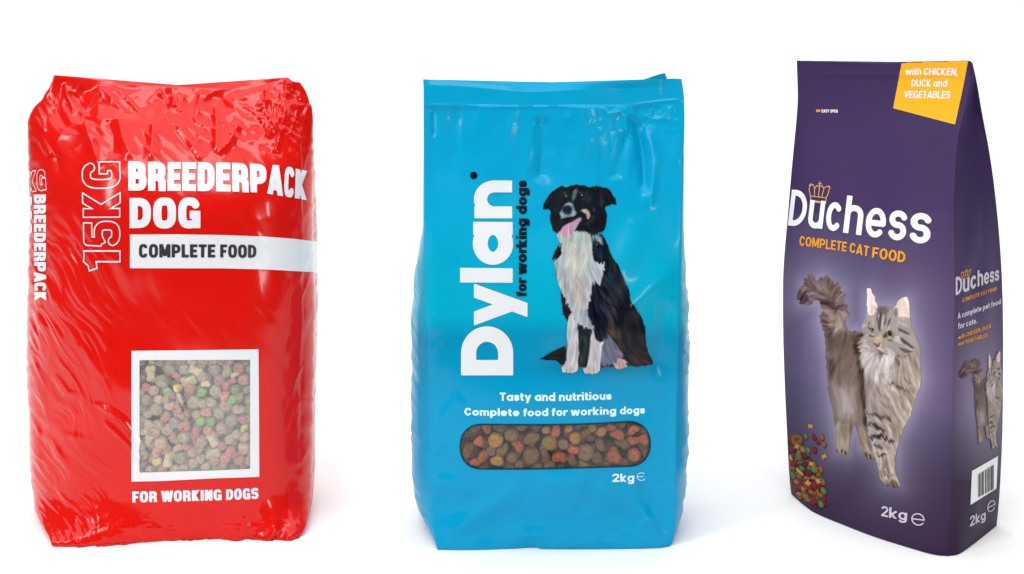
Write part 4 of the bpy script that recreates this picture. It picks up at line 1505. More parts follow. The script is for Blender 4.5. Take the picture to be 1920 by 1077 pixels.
    bag.text("weight_lettering", "15KG", [(0, 226.5, 507, 157, 507), (1, 226.5, 463, 157, 463), (2, 226, 408.5, 156, 409), (3, 226, 354.5, 155, 355), (4, 226, 303, 154, 303)], white,
             t=0.125, W=0.66, n=2.9, gap=0.07, outline=0.0155, px_cell=0.7)
    bag.text("slogan_lettering", "FOR WORKING DOGS", [(0, 248.5, 942.5, 248.5, 921.5), (4, 303, 941, 303, 920.5), (12, 424, 937.5, 424, 917.5), (16, 484.5, 935.5, 484.5, 914.5)], white,
             t=0.115, W=0.58, n=3, gap=0.07)
    # writing that wraps on to the left side
    bag.text("side_lettering", "BREEDERPACK", [(0, 64.5, 365, 87, 365), (8, 64.5, 511, 87, 511), (11, 66, 564.5, 87.5, 564)], white, px_cell=0.7, **K)
    bag.text("side_lettering", "DOG", [(0, 44, 371, 61, 369), (3, 46, 441, 61, 439)], white, t=0.13, W=0.62, n=3, gap=0.06, px_cell=0.7)
    bag.text("side_lettering", "KG", [(0, 52, 361, 53, 323), (1, 70, 359, 69, 319), (2, 88, 357, 86, 317)], white, t=0.16, W=0.8, n=3, gap=0.02, outline=0.022, px_cell=0.6)
    # window
    outer = [(247, 658), (484.5, 655), (485.5, 780), (486, 894), (400, 897), (300, 902), (247, 903)]
    inr = [(261, 674.5), (470, 673.5), (470, 880), (400, 883), (261, 887)]
    bag.region("window_frame", lambda X, Y: np.maximum(sdpoly(X, Y, outer), -sdpoly(X, Y, inr) - 1.0), (244, 652, 489, 906), white, h=1.6, off=0.00045)
    bag.region("window_film", lambda X, Y: sdpoly(X, Y, inr), (258, 670, 473, 890), clear_mat("clear_film", 0.24, 2.6, 0.15), h=1.6, off=0.0001)
    backing_panel(bag, (250, 662, 482, 898), 0.042)
    pal = {
        'brown': (kibble_mat("kibble_brown", srgb(176, 152, 124)), ['disc', 'disc', 'disc', 'shard'], 5, 'dull brown'),
        'olive': (kibble_mat("kibble_olive", srgb(168, 158, 126)), ['disc', 'disc', 'shard'], 5, 'greyish olive'),
        'tan': (kibble_mat("kibble_tan", srgb(196, 166, 128)), ['disc', 'shard', 'disc'], 3, 'light tan'),
        'rust': (kibble_mat("kibble_rust", srgb(196, 132, 106)), ['disc', 'heart'], 2, 'rusty orange'),
        'pink': (kibble_mat("kibble_pink", srgb(196, 108, 108)), ['shard', 'heart'], 0.8, 'pinkish red'),
        'cream': (kibble_mat("kibble_cream", srgb(214, 200, 160)), ['bone'], 0.35, 'cream'),
        'green': (kibble_mat("kibble_green", srgb(128, 170, 72)), ['disc'], 0.12, 'leaf green'),
        'yellow': (kibble_mat("kibble_yellow", srgb(214, 192, 96)), ['disc'], 0.15, 'yellow')}
    q = lambda x, y: (230 + x / 3.367, 640 + y / 3.367)
    sp = []
    for x, y, r, k, c, a in ((180, 205, 16, 'bone', 'cream', 80), (462, 185, 14, 'bone', 'cream', 20), (418, 248, 15, 'bone', 'cream', 0), (160, 625, 13, 'bone', 'cream', 100),
                             (290, 745, 15, 'bone', 'cream', 75), (570, 620, 15, 'bone', 'cream', 90), (572, 708, 15, 'bone', 'cream', 0), (525, 270, 8, 'shard', 'cream', 10),
                             (282, 320, 8.6, 'disc', 'green', 0), (500, 322, 9.4, 'disc', 'green', 0), (710, 305, 9.4, 'disc', 'green', 0), (692, 370, 8.8, 'disc', 'green', 0),
                             (492, 503, 9.4, 'disc', 'green', 0), (558, 508, 9, 'disc', 'green', 0), (585, 808, 8.6, 'disc', 'green', 0), (348, 295, 8.4, 'disc', 'yellow', 0),
                             (218, 760, 8.4, 'disc', 'yellow', 0), (768, 545, 8, 'shard', 'yellow', 25), (185, 125, 6.5, 'disc', 'yellow', 0), (530, 445, 11, 'heart', 'rust', 30),
                             (765, 242, 11, 'disc', 'rust', 0), (740, 755, 10, 'heart', 'rust', 0), (270, 480, 10, 'shard', 'rust', 120), (345, 430, 10, 'shard', 'rust', 70),
                             (215, 695, 10, 'shard', 'rust', 60), (145, 290, 9, 'heart', 'pink', 0), (340, 220, 8, 'shard', 'pink', 40), (402, 668, 8.5, 'shard', 'pink', 120),
                             (755, 495, 8, 'heart', 'pink', 0), (692, 250, 7, 'shard', 'pink', 0), (455, 615, 7, 'shard', 'pink', 90), (425, 298, 11, 'disc', 'rust', 0),
                             (580, 178, 11.5, 'disc', 'olive', 0), (390, 178, 10.5, 'disc', 'olive', 0), (588, 312, 11.5, 'disc', 'olive', 0), (450, 385, 13, 'disc', 'olive', 0),
                             (328, 515, 11.5, 'disc', 'olive', 0), (688, 500, 12, 'disc', 'olive', 0), (610, 455, 11, 'disc', 'olive', 0), (388, 605, 11.5, 'disc', 'olive', 0),
                             (495, 630, 12, 'disc', 'brown', 0), (365, 735, 11.5, 'disc', 'olive', 0), (525, 790, 10, 'disc', 'brown', 0), (448, 768, 10, 'disc', 'brown', 0),
                             (768, 670, 12, 'disc', 'brown', 0), (250, 250, 13, 'disc', 'olive', 0), (735, 165, 11.5, 'disc', 'rust', 0), (196, 312, 10, 'disc', 'tan', 0),
                             (226, 368, 9, 'disc', 'tan', 0), (505, 228, 10, 'disc', 'tan', 0), (625, 548, 11, 'disc', 'brown', 0), (580, 755, 9.5, 'disc', 'brown', 0)):
        X, Y = q(x, y)
        sp.append((X, Y, r * 1.0, k, c, a))
    fill_kibble(bag, inr, sp, pal, 10.2, 5, "behind the square window of the red bag", "kibble pieces behind the red bag's square window", gapf=0.78)
    # back film of the folded top, standing a little higher than the front lip
    tp = curve([(120, 152), (170, 156), (220, 158.5), (330, 160.5), (400, 163), (470, 164), (505, 157)], 120)
    bt = curve([(120, 175), (170, 180), (220, 182), (330, 184), (400, 186), (470, 186), (505, 180)], 120)
    rows = []
    for k in range(9):
        a = k / 8
        P = tp * (1 - a) + bt * a
        rows.append(PW(P[:, 0], P[:, 1], 0.845 + 0.0015 * np.sin(P[:, 0] / 23.0)))
    fr = np.stack(rows)
    Gs = np.concatenate([fr, fr[:, ::-1] + np.array([0, 0.0008, 0])], 1)
    n2 = Gs.shape[1]
    F = [(i * n2 + j, (i + 1) * n2 + j, (i + 1) * n2 + (j + 1) % n2, i * n2 + (j + 1) % n2) for i in range(8) for j in range(n2)]
    me = rawmesh("seal_strip", Gs.reshape(-1, 3) - bag.base, F)
    link("seal_strip", me, film_mat("deep_red_film", srgb(205, 10, 26), rough=0.3, coat=0.4, bump=0.1), bag.root)
    return bag


def backing_panel(bag, box, back):
    """ added dark sheet behind the kibble, giving the gaps their shade """
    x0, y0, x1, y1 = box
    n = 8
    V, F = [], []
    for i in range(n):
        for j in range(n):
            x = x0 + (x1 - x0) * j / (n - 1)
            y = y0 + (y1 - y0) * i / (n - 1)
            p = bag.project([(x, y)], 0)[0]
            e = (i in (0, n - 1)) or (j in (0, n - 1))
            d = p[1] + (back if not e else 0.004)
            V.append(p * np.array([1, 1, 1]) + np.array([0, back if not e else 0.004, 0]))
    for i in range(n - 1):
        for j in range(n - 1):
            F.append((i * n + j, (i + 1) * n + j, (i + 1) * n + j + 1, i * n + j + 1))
    me = rawmesh("shade_backing", np.array(V) - bag.base, F)
    m = film_mat("dark_shade_backing", srgb(52, 38, 30), rough=0.9, bump=0.5, scale=200)  # dark brown stands in for the shaded depth of the bag
    link("shade_backing", me, m, bag.root)


# ================================================================== BLUE BAG
def blue_bag():
    bag = Bag("dog_food_bag", "bright blue dog food bag with a sheepdog picture above a long rounded window",
              "dog food bag", (0.03, 0.80, 0.0))
    nu, nt = 380, 660
    Lp = [(793, 149), (795, 200), (795, 300), (795, 430), (798, 540), (802, 640), (805, 760), (806, 860), (808, 930), (811, 980), (819, 1031)]
    Rp = [(1278, 148), (1283, 180), (1284, 240), (1281, 300), (1279, 400), (1276, 500), (1273, 600), (1271, 700), (1268, 800), (1267, 900), (1266, 970), (1262, 1012), (1257, 1024)]
    Tp = [(793, 149), (850, 151), (900, 155), (960, 160.5), (1000, 162), (1060, 159.5), (1120, 158), (1180, 155), (1225, 151), (1260, 147.5), (1278, 148)]
    Bp = [(819, 1031), (880, 1031.5), (960, 1029), (988, 1027.5), (1005, 1027.3), (1020, 1029.5), (1080, 1030), (1160, 1029.5), (1230, 1028), (1257, 1024)]
    S = coons(Lp, Rp, Tp, Bp, nu, nt)
    px, py = S[..., 0], S[..., 1]
    u = np.linspace(-1, 1, nu)[None]
    t = np.linspace(0, 1, nt)[:, None]
    dfl = floor_depth(np.maximum(Bp[0][1] * 0 + 1029.5, 1000))
    ease = smooth(-0.1, 0.55, t)
    d0 = 0.805 * (1 - ease) + 0.770 * ease
    bul = 0.012 * (1 - u ** 2) * smooth(0.1, 0.5, t) * (1 - smooth(0.8, 1.0, t))
    d = d0 - bul
    s = smooth(0.90, 1.0, t)
    d = d * (1 - s) + floor_depth(py[-1:] + 0.2) * s
    d = np.minimum(d, floor_depth(np.maximum(py, 930)) - 0.0008)
    front = PW(px, py, d)
    front[..., 2] = np.maximum(front[..., 2], 0.0005)
    N = gridnormals(front)
    N[:, 0] = N[:, 1]
    N[:, -1] = N[:, -2]
    edge = np.clip((1 - np.abs(u)) * 14, 0, 1) * np.clip((1 - t) * 30, 0, 1) * np.clip(t * 80, 0, 1)
    wx = px + 20 * vn(px / 90, py / 90, 71)
    wy = py + 20 * vn(px / 90, py / 90, 72)
    dd = 0.0030 * vn(px / 150, py / 190, 73) + 0.0009 * vn(px / 55, py / 75, 74)
    below = smooth(196, 206, py)
    # pleats under the weld
    z = smooth(420, 230, py) * below
    dd = dd + z * (0.0022 * vn(wx / 60, wy / 260, 75) + 0.0010 * ridged(wx / 34, wy / 120, 76))
    z2 = smooth(300, 205, py) * below
    dd = dd + z2 * (0.0007 * ridged(wx / 22, wy / 40, 77) + 0.00025 * ridged(wx / 11, wy / 18, 78)) * (0.35 + 0.65 * smooth(980, 1100, px))
    # weld step
    dd = dd + 0.0006 * np.exp(-((py - (198 + 4 * np.sin((px - 800) / 130.0) - 8 * smooth(1150, 1270, px))) / 3.2) ** 2)
    dd = dd + crease_sum(px, py, [
        ([(1015, 215), (1018, 280), (1010, 350)], 26, -0.0036), ([(1190, 215), (1205, 280), (1212, 370)], 16, -0.0040), ([(1215, 230), (1230, 300), (1216, 400)], 18, 0.0030),
        ([(1150, 340), (1165, 290), (1180, 240)], 18, -0.0024), ([(1125, 200), (1140, 215), (1165, 210)], 7, 0.0022), ([(812, 205), (813, 260)], 6, -0.0016)])
    dd = dd + ridge_sum(px, py, [
        ([(1205, 395), (1185, 450), (1150, 540)], 24, 0.0018), ([(1262, 500), (1210, 545), (1160, 598)], 18, 0.0019),
        ([(870, 740), (840, 770), (825, 800)], 14, 0.0012), ([(1255, 560), (1240, 640), (1230, 720)], 18, -0.003),
        ([(1110, 905), (1180, 940), (1245, 1000)], 14, 0.0026), ([(825, 1010), (900, 960), (1000, 905)], 20, 0.0030), ([(1000, 905), (1060, 900), (1110, 905)], 20, 0.0022),
        ([(800, 900), (850, 905), (888, 935)], 14, 0.0022), ([(1200, 900), (1225, 960), (1250, 1010)], 10, -0.0020)])
    dd = dd + crease_sum(px, py, [([(799, 470), (806, 640), (808, 800), (811, 940), (816, 1005)], 3.5, 0.0007), ([(1271, 470), (1267, 700), (1264, 900), (1262, 990)], 4, 0.0008)])
    lowz = smooth(880, 1000, py)
    dd = dd + lowz * (0.0016 * vn(wx / 70, wy / 40, 79) + 0.0007 * ridged(wx / 50, wy / 30, 80))
    lz = smooth(860, 805, px) * smooth(500, 600, py)
    dd = dd + lz * 0.0008 * ridged((wx + wy) / 30, wy / 60, 81)
    front = front + N * (dd * edge)[..., None]
    front[..., 2] = np.maximum(front[..., 2], 0.0005)
    th = 0.0012 + 0.082 * smooth(0.04, 0.55, t) + 0 * u
    # gussets: silhouette points of the photograph at mid thickness
    yl = np.array([149, 430, 470, 520, 600, 700, 860, 940, 985, 1012, 1031])
    xl = np.array([794, 794, 787, 779, 774, 772.5, 773, 775, 783, 800, 822])
    yr = np.array([148, 300, 430, 520, 560, 640, 720, 860, 950, 985, 1015, 1024])
    xr = np.array([1278, 1282, 1280, 1283, 1287, 1290.5, 1289, 1288, 1285, 1276, 1263, 1257])
    dz = d[:, 0] + th[:, 0] * 0.5
    # keep height equal to the front edge's height
    def gus(colx, ys, xs, col):
        ypx = py[:, col]
        zc = front[:, col, 2]
        x = np.interp(ypx, ys, xs)
        wob = 0.5 * vn(ypx / 22, 0 * ypx + col, 90) * smooth(470, 540, ypx)
        X = (x + wob - CX) * dz / FOC
        return np.stack([X, dz, zc], -1)
    gl = gus(0, yl, xl, 0)
    gr = gus(0, yr, xr, -1)
    G = build_loop(front, th, gl, gr, nb=70, ns=46)
    G = gsmooth(G, 1.3, 1, True)
    # crumple the gussets
    Ns = gridnormals(G)
    j = np.arange(G.shape[1])
    side = ((j >= nu) & (j < nu + 46)) | (j >= nu + 46 + 70)
    rowpy = np.broadcast_to(np.linspace(149, 1030, nt)[:, None], G.shape[:2])
    jj = np.broadcast_to(j[None], G.shape[:2])
    rip = (0.0008 * ridged(rowpy / 46 + jj / 30, jj / 22.0, 91) + 0.0005 * ridged(rowpy / 20 - jj / 16, jj / 12.0, 92)) * side[None] * smooth(430, 560, rowpy)
    fl = np.zeros(G.shape[1])
    fl[nu:nu + 46] = np.sin(np.linspace(0, math.pi, 46))
    fl[nu + 116:] = np.sin(np.linspace(0, math.pi, 46))
    G = G + Ns * (rip * fl[None] * smooth(1030, 980, rowpy))[..., None]
    G[..., 2] = np.maximum(G[..., 2], 0.0005)
    # printed colour: sky blue, deeper studio-floor band under the dog, brighter again at the foot
    P = G.reshape(-1, 3)
    gx = P[:, 0] / P[:, 1] * FOC + CX
    gy = (HC - P[:, 2]) / P[:, 1] * FOC + CY
    base = blue_print(gx, gy)
    mats = dict(rough=0.30, coat=0.16, spec=0.10, bump=0.10, scale=40, fine=0.05)
    body_mat = film_mat("blue_film", None, tint=0.02, sheen_noise=0.08, **mats)
    win = [(904, 796.5), (1000, 796), (1100, 795), (1185, 791.5)]
    wpoly = rounded_window()
    big = [(x * 1.0, y) for x, y in wpoly]
    bag.body("film_body", G, body_mat, cols=base, keep=window_cut(big))
    white = film_mat("white_ink_on_blue", (0.72, 0.74, 0.77), **mats)
    pale = film_mat("pale_ink_on_blue", srgb(205, 238, 248), **mats)
    black = film_mat("black_ink_on_blue", srgb(8, 26, 38), **mats)
    # brand name, baseline runs up the bag
    K = dict(n=2.0, gap=0.05, off=0.0004)
    bag.text("brand_lettering", "D", [(0, 962.3, 704, 864.8, 704), (1, 962.3, 612, 864.8, 612)], white, t=0.145, W=0.92, **K)
    bag.text("brand_lettering", "y", [(0, 961.5, 610, 862.5, 610), (1, 961.5, 532.5, 862.5, 532.5)], white, t=0.135, W=0.90, xh=0.725, **K)
    bag.text("brand_lettering", "l", [(0, 961.3, 530.5, 862.8, 530), (1, 961.3, 503.5, 862.8, 502.5)], white, t=0.13, W=0.9, **K)
    bag.text("brand_lettering", "a", [(0, 961.3, 497, 861.5, 497), (1, 961.3, 417, 861.5, 416)], white, t=0.14, W=0.98, xh=0.74, **K)
    bag.text("brand_lettering", "n", [(0, 960.4, 410, 862, 410), (1, 960.4, 339, 862, 338)], white, t=0.125, W=0.92, xh=0.72, **K)
    bag.region("registered_mark", lambda X, Y: np.hypot(X - 888.3, Y - 329.3) - 7.0, (878, 319, 899, 340), black, h=0.8)
    bag.text("tagline_lettering", "for working dogs", [(0, 987.6, 556, 967.5, 556), (4, 987.6, 515, 967.5, 515), (12, 988, 402, 967.8, 402), (16, 988, 339, 968, 339)], black, px_cell=0.6,
             t=0.128, W=0.70, n=2.1, gap=0.05, xh=0.74)
    bag.text("slogan_lettering", "Tasty and nutritious", [(0, 937, 751.5, 937, 736), (10, 1048, 752, 1048, 736), (20, 1146.5, 749.5, 1146.5, 734.5)], pale, px_cell=0.6, t=0.118, W=0.76, n=2.1, gap=0.08,
             xh=0.72)
    bag.text("slogan_lettering", "Complete food for working dogs", [(0, 871, 779, 871, 764.5), (9, 981, 780.5, 981, 766), (18, 1070, 779.5, 1070, 764.5), (26, 1162, 777, 1162, 762.5),
                                                                      (30, 1209, 775.5, 1209, 761)], pale, px_cell=0.6, t=0.118, W=0.76, n=2.1, gap=0.08, xh=0.72)
    bag.text("weight_lettering", "2kg", [(0, 1147.5, 904, 1147.5, 888), (3, 1189, 903, 1189, 887)], pale, px_cell=0.6, t=0.105, W=0.72, n=2.1, gap=0.08, xh=0.72)
    bag.strokes("estimated_sign", [sup(1202.5, 893.5, 8, 7, 40, 180, 2, 20) + sup(1202.5, 893.5, 8, 7, 180, 310, 2, 20), [(1196, 893.5), (1206, 893.5)]], 1.3, pale)
    # window: thin printed edge hides the cut, clear film, kibble behind
    fw = lambda X, Y: sdpoly(X, Y, wpoly)
    bag.region("window_frame", lambda X, Y: np.maximum(fw(X, Y) - 1.8, -fw(X, Y) - 1.2), (858, 784, 1224, 886),
               film_mat("dark_window_edge", srgb(14, 52, 66), **mats), h=0.9, off=0.0003)
    bag.region("window_film", lambda X, Y: fw(X, Y), (858, 784, 1224, 886), clear_mat("clear_window_film", 0.12, 1.0, 0.015), h=1.5, off=0.0001)
    backing_panel(bag, (852, 780, 1230, 892), 0.05)
    pal = {
        'brown': (kibble_mat("kibble_dark_brown", srgb(108, 68, 42)), ['disc', 'shard', 'heart'], 5, 'dark brown'),
        'umber': (kibble_mat("kibble_umber", srgb(106, 80, 48)), ['heart', 'shard', 'disc'], 4, 'olive brown'),
        'ochre': (kibble_mat("kibble_ochre", srgb(146, 107, 44)), ['disc', 'heart'], 2, 'ochre'),
        'brick': (kibble_mat("kibble_brick", srgb(154, 80, 50)), ['shard', 'heart', 'shard'], 3, 'brick red'),
        'grey': (kibble_mat("kibble_greybrown", srgb(110, 82, 64)), ['disc'], 2, 'greyish brown')}
    q = lambda x, y: (860 + x / 5.189, 720 + y / 5.189)
    sp = []
    for x, y, r, k, c, a in ((90, 640, 15, 'shard', 'brown', 70), (200, 560, 11, 'heart', 'brick', 0), (360, 545, 16, 'disc', 'ochre', 0), (515, 490, 15, 'disc', 'umber', 0),
                             (240, 700, 12, 'shard', 'brick', 50), (575, 600, 13, 'shard', 'brick', -40), (710, 525, 15, 'shard', 'umber', 20), (885, 572, 16, 'disc', 'ochre', 0),
                             (705, 695, 18, 'disc', 'brown', 0), (380, 740, 14, 'heart', 'ochre', 30), (985, 710, 14.5, 'shard', 'brick', -10), (1130, 525, 13, 'disc', 'ochre', 60),
                             (1232, 665, 18, 'disc', 'grey', 0), (1300, 425, 9, 'disc', 'ochre', 0), (1500, 700, 18, 'heart', 'brick', 20), (1375, 590, 12, 'shard', 'grey', 100),
                             (1540, 490, 14, 'shard', 'brick', -25), (1590, 575, 14, 'shard', 'umber', -10), (1705, 690, 14, 'disc', 'brick', 0), (1700, 440, 12, 'shard', 'brick', 0),
                             (1070, 430, 9, 'disc', 'ochre', 0), (850, 445, 9, 'disc', 'ochre', 0), (1340, 720, 12, 'disc', 'umber', 0), (1800, 540, 12, 'heart', 'brick', 0),
                             (1100, 740, 12, 'shard', 'brown', 120), (840, 680, 10, 'shard', 'grey', 130), (1470, 420, 11, 'shard', 'brick', 0), (520, 720, 11, 'disc', 'umber', 0),
                             (1020, 590, 11, 'disc', 'grey', 0), (320, 650, 10, 'disc', 'grey', 0), (590, 790, 10, 'disc', 'brown', 0), (160, 760, 10, 'shard', 'brick', 0)):
        X, Y = q(x, y)
        sp.append((X, Y, r * 0.95, k, c, a))
    fill_kibble(bag, wpoly, sp, pal, 12.5, 8, "behind the long rounded window of the blue bag", "kibble pieces behind the blue bag's long window", gapf=0.82)
    # picture of the dog
    dog = paint_dog()
    v, f = dog.mesh()
    cols = lin(dog.colour(v)) * 1.0
    bag.decal("dog_picture", v, f, film_mat("printed_dog", None, **mats), off=0.0005, cols=cols, label="printed picture of a sitting black and white sheepdog with its tongue out")
    # loose back layer of the folded top, right corner
    fl = [(1182, 154), (1215, 145), (1245, 137.5), (1248, 146), (1262, 150), (1262, 165), (1182, 168)]
    xs = np.linspace(0, 1, 40)
    tp = curve([(1165, 156), (1205, 149.5), (1225, 143), (1246, 137.5), (1248.5, 146)], 40)
    bt = curve([(1165, 168), (1205, 168), (1240, 168), (1255, 168), (1262, 168)], 40)
    rows = [PW((tp * (1 - a) + bt * a)[:, 0], (tp * (1 - a) + bt * a)[:, 1], 0.8105 + 0 * xs) for a in np.linspace(0, 1, 6)]
    fr = np.stack(rows)
    Gs = np.concatenate([fr, fr[:, ::-1] + np.array([0, 0.0008, 0])], 1)
    n2 = Gs.shape[1]
    F = [(i * n2 + k, (i + 1) * n2 + k, (i + 1) * n2 + (k + 1) % n2, i * n2 + (k + 1) % n2) for i in range(5) for k in range(n2)]
    link("seal_strip", rawmesh("seal_strip", Gs.reshape(-1, 3) - bag.base, F), film_mat("deep_blue_film", srgb(0, 146, 196), **mats), bag.root)
    # punched code on the seal
    bag.strokes("batch_code", [[(1236, 152 + k * 3.6), (1241, 152 + k * 3.6)] for k in range(8)], 1.0, film_mat("pale_code_ink", srgb(90, 195, 225), **mats), off=0.0004)
    return bag


def rounded_window():
    top = curve([(905, 796.5), (1000, 797), (1100, 795.5), (1180, 791)], 24)
    bot = curve([(1175, 874), (1100, 876.5), (1000, 879), (905, 879)], 24)
    r = sup(1178, 832.5, 40.5, 41.5, 80, -80, 2.2, 20)
    l = sup(903, 837.7, 39.5, 41.2, 265, 95, 2.2, 20)
    r = [(x, 2 * 832.5 - y) for x, y in r]
    l = [(x, 2 * 837.7 - y) for x, y in l]
    return [tuple(p) for p in top] + r + [tuple(p) for p in bot] + l


def blue_print(gx, gy):
    sky = lin([2, 156, 200])
    mid = lin([0, 163, 194])
    deep = lin([0, 138, 178])
    low = lin([0, 149, 195])
    k1 = smooth(300, 560, gy)[:, None]
    c = sky * (1 - k1) + mid * k1
    hz = 612 + 6 * vn(gx / 60, gx * 0 + 2, 3)
    k2 = (smooth(hz - 26, hz + 30, gy))[:, None]
    k3 = smooth(620, 780, gy)[:, None]
    lo = deep * (1 - k3) + low * k3
    c = c * (1 - k2) + lo * k2
    # the dog's cast shadow in the picture
    sh = np.exp(-(((gx - 1120) / 110) ** 2 + ((gy - 690) / 16) ** 2))[:, None]
    return c * (1 - 0.35 * sh)


# ================================================================== PURPLE BAG
def purple_bag():
    bag = Bag("cat_food_bag", "dark purple cat food bag turned sideways, with a long-haired tabby cat picture",
              "cat food bag", (0.30, 0.83, 0.0))
    nF, nS, nt = 300, 110, 660
    Lp = [(1493, 114), (1494, 150), (1494, 190), (1490, 240), (1482, 320), (1475, 400), (1468, 480), (1465.5, 540), (1466.5, 640), (1470, 740), (1474, 820), (1477, 880), (1482, 925)]
    Cp = [(1816, 114), (1820, 150), (1810, 205), (1799, 250), (1793, 310), (1790, 400), (1790, 520), (1789, 640), (1787, 740), (1785, 860), (1782, 950), (1778, 1000), (1777, 1043)]
    Rp = [(1824, 119), (1833, 160), (1843, 215), (1855, 275), (1865, 340), (1875, 430), (1881, 520), (1883.5, 620), (1883, 740), (1881.5, 820), (1878, 900), (1874, 955), (1871, 984)]
    Tp = [(1493, 114), (1560, 116), (1620, 119), (1680, 118.5), (1740, 116), (1816, 114)]
    Bp = [(1482, 925), (1505, 946), (1530, 963), (1580, 984), (1640, 1007), (1710, 1029), (1750, 1040), (1777, 1043)]
    TpS = [(1816, 114), (1820, 115.5), (1824, 119)]
    BpS = [(1777, 1043), (1800, 1038), (1835, 1013), (1871, 984)]
    S = coons(Lp, Cp, Tp, Bp, nF, nt)
    SS = coons(Cp, Rp, TpS, BpS, nS, nt)
    t = np.linspace(0, 1, nt)[:, None]
    uF = np.linspace(0, 1, nF)[None]
    uS = np.linspace(0, 1, nS)[None]
    open_ = smooth(0.0, 0.42, t)
    # depths of the three edges
    dL = 0.900 + (0.866 - 0.900) * open_
    dC = 0.786 + (0.7565 - 0.786) * open_
    dR = 0.792 + (0.806 - 0.792) * open_
    inv = (1 - uF) / dL + uF / dC
    d = 1 / inv - 0.013 * np.sin(math.pi * uF) ** 0.8 * smooth(0.1, 0.5, t)
    s = smooth(0.9, 1, t)
    d = d * (1 - s) + floor_depth(S[-1:, :, 1] + 0.2) * s
    d = np.minimum(d, floor_depth(np.maximum(S[..., 1], 850)) - 0.0008)
    front = PW(S[..., 0], S[..., 1], d)
    invS = (1 - uS) / dC + uS / dR
    inw = 0.010 * np.sin(math.pi * uS) * smooth(0.42, 0.12, t) * smooth(0, 0.1, t)
    dS = 1 / invS - 0.004 * np.sin(math.pi * uS) * smooth(0.4, 0.7, t) + inw
    dS = dS * (1 - s) + floor_depth(SS[-1:, :, 1] + 0.2) * s
    dS = np.minimum(dS, floor_depth(np.maximum(SS[..., 1], 850)) - 0.0008)
    side = PW(SS[..., 0], SS[..., 1], dS)
    # printed surface is a stiff laminate: very soft undulation only
    N = gridnormals(front)
    N[:, 0] = N[:, 1]
    N[:, -1] = N[:, -2]
    e = np.sin(math.pi * uF) ** 0.5 * np.clip(t * 40, 0, 1) * np.clip((1 - t) * 40, 0, 1)
    px, py = S[..., 0], S[..., 1]
    dd = 0.0016 * vn(px / 90, py / 170, 101) + 0.0006 * np.exp(-((py - 140) / 5) ** 2)
    front = front + N * (dd * e)[..., None]
    NS = gridnormals(side)
    dd2 = 0.0010 * vn(SS[..., 0] / 25, SS[..., 1] / 110, 102)
    side = side + NS * (dd2 * np.sin(math.pi * uS) * np.clip((1 - t) * 30, 0, 1) * np.clip(t * 30, 0, 1))[..., None]
    # hidden back and left side
    SR, FL, NC = side[:, -1], front[:, 0], front[:, -1]
    BL = FL + (SR - NC) * 0.96
    BL[:, 2] = FL[:, 2]
    a = np.linspace(0, 1, 42)[None, 1:-1, None]
    backp = SR[:, None] * (1 - a) + BL[:, None] * a
    b = np.linspace(0, 1, 22)[None, 1:-1, None]
    leftp = BL[:, None] * (1 - b) + FL[:, None] * b
    G = np.concatenate([front, side[:, 1:], backp, leftp], 1)
    G = gsmooth(G, 1.6, 1, True)
    G[..., 2] = np.maximum(G[..., 2], 0.0005)
    P = G.reshape(-1, 3)
    gx = P[:, 0] / P[:, 1] * FOC + CX
    gy = (HC - P[:, 2]) / P[:, 1] * FOC + CY
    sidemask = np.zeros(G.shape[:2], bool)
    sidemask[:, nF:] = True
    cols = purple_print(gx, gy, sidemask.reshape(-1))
    mats = dict(rough=0.42, ior=1.4, coat=0.0, spec=0.12, bump=0.04, scale=30, fine=0.02)
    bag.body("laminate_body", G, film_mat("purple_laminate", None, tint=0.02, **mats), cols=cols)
    white = film_mat("white_ink_on_purple", (0.86, 0.86, 0.86), **mats)
    cream = film_mat("cream_ink_on_purple", srgb(198, 187, 202), **mats)
    orange = film_mat("orange_ink_on_purple", srgb(236, 156, 40), **mats)
    gold = film_mat("gold_ink_on_purple", srgb(214, 160, 96), **mats)
    amber = film_mat("amber_ink_on_purple", srgb(250, 176, 36), **mats)
    K = dict(t=0.078, n=2.05, gap=0.09, xh=0.76, px_cell=0.8)
    sl = 8

    def kn(i, x, xb=None):
        base = np.interp(x, [1477, 1546, 1600, 1665, 1745], [423, 430, 440, 448.5, 459])
        top = base - np.interp(x, [1477, 1600, 1745], [67, 70, 74])
        return (i, x, base, x + sl, top)
    bag.text("brand_lettering", "Duchess", [kn(0, 1477.5), kn(1, 1514), kn(2, 1547), kn(3, 1581), kn(4, 1621), kn(5, 1664), kn(6, 1703.5), kn(7, 1743)], white, W=0.62, **K)
    cr = crown_lines()
    bag.strokes("crown_emblem", cr, 1.5, gold, h=0.6)
    bag.region("crown_emblem_band", lambda X, Y: sdpoly(X, Y, [(1520.5, 375.5), (1550, 379), (1549, 382), (1520, 378.5)]), (1517, 372, 1553, 385), gold, h=0.7)
    bag.text("product_lettering", "COMPLETE CAT FOOD", [(0, 1499, 460.5, 1500.5, 442.5), (9, 1593, 473, 1594.5, 455), (13, 1635, 483, 1637, 463.5), (17, 1697, 493.5, 1699, 472.5)],
             orange, t=0.088, W=0.62, n=2.1, gap=0.08, px_cell=0.6)
    # flavour flash
    flash = [(1691, 118), (1760, 115), (1816, 112), (1806, 165), (1791, 234), (1730, 218), (1675, 203.5)]
    fl = bag.region("flavour_flash", lambda X, Y: sdpoly(X, Y, flash), (1672, 108, 1822, 238), amber, h=1.4, off=0.0003)
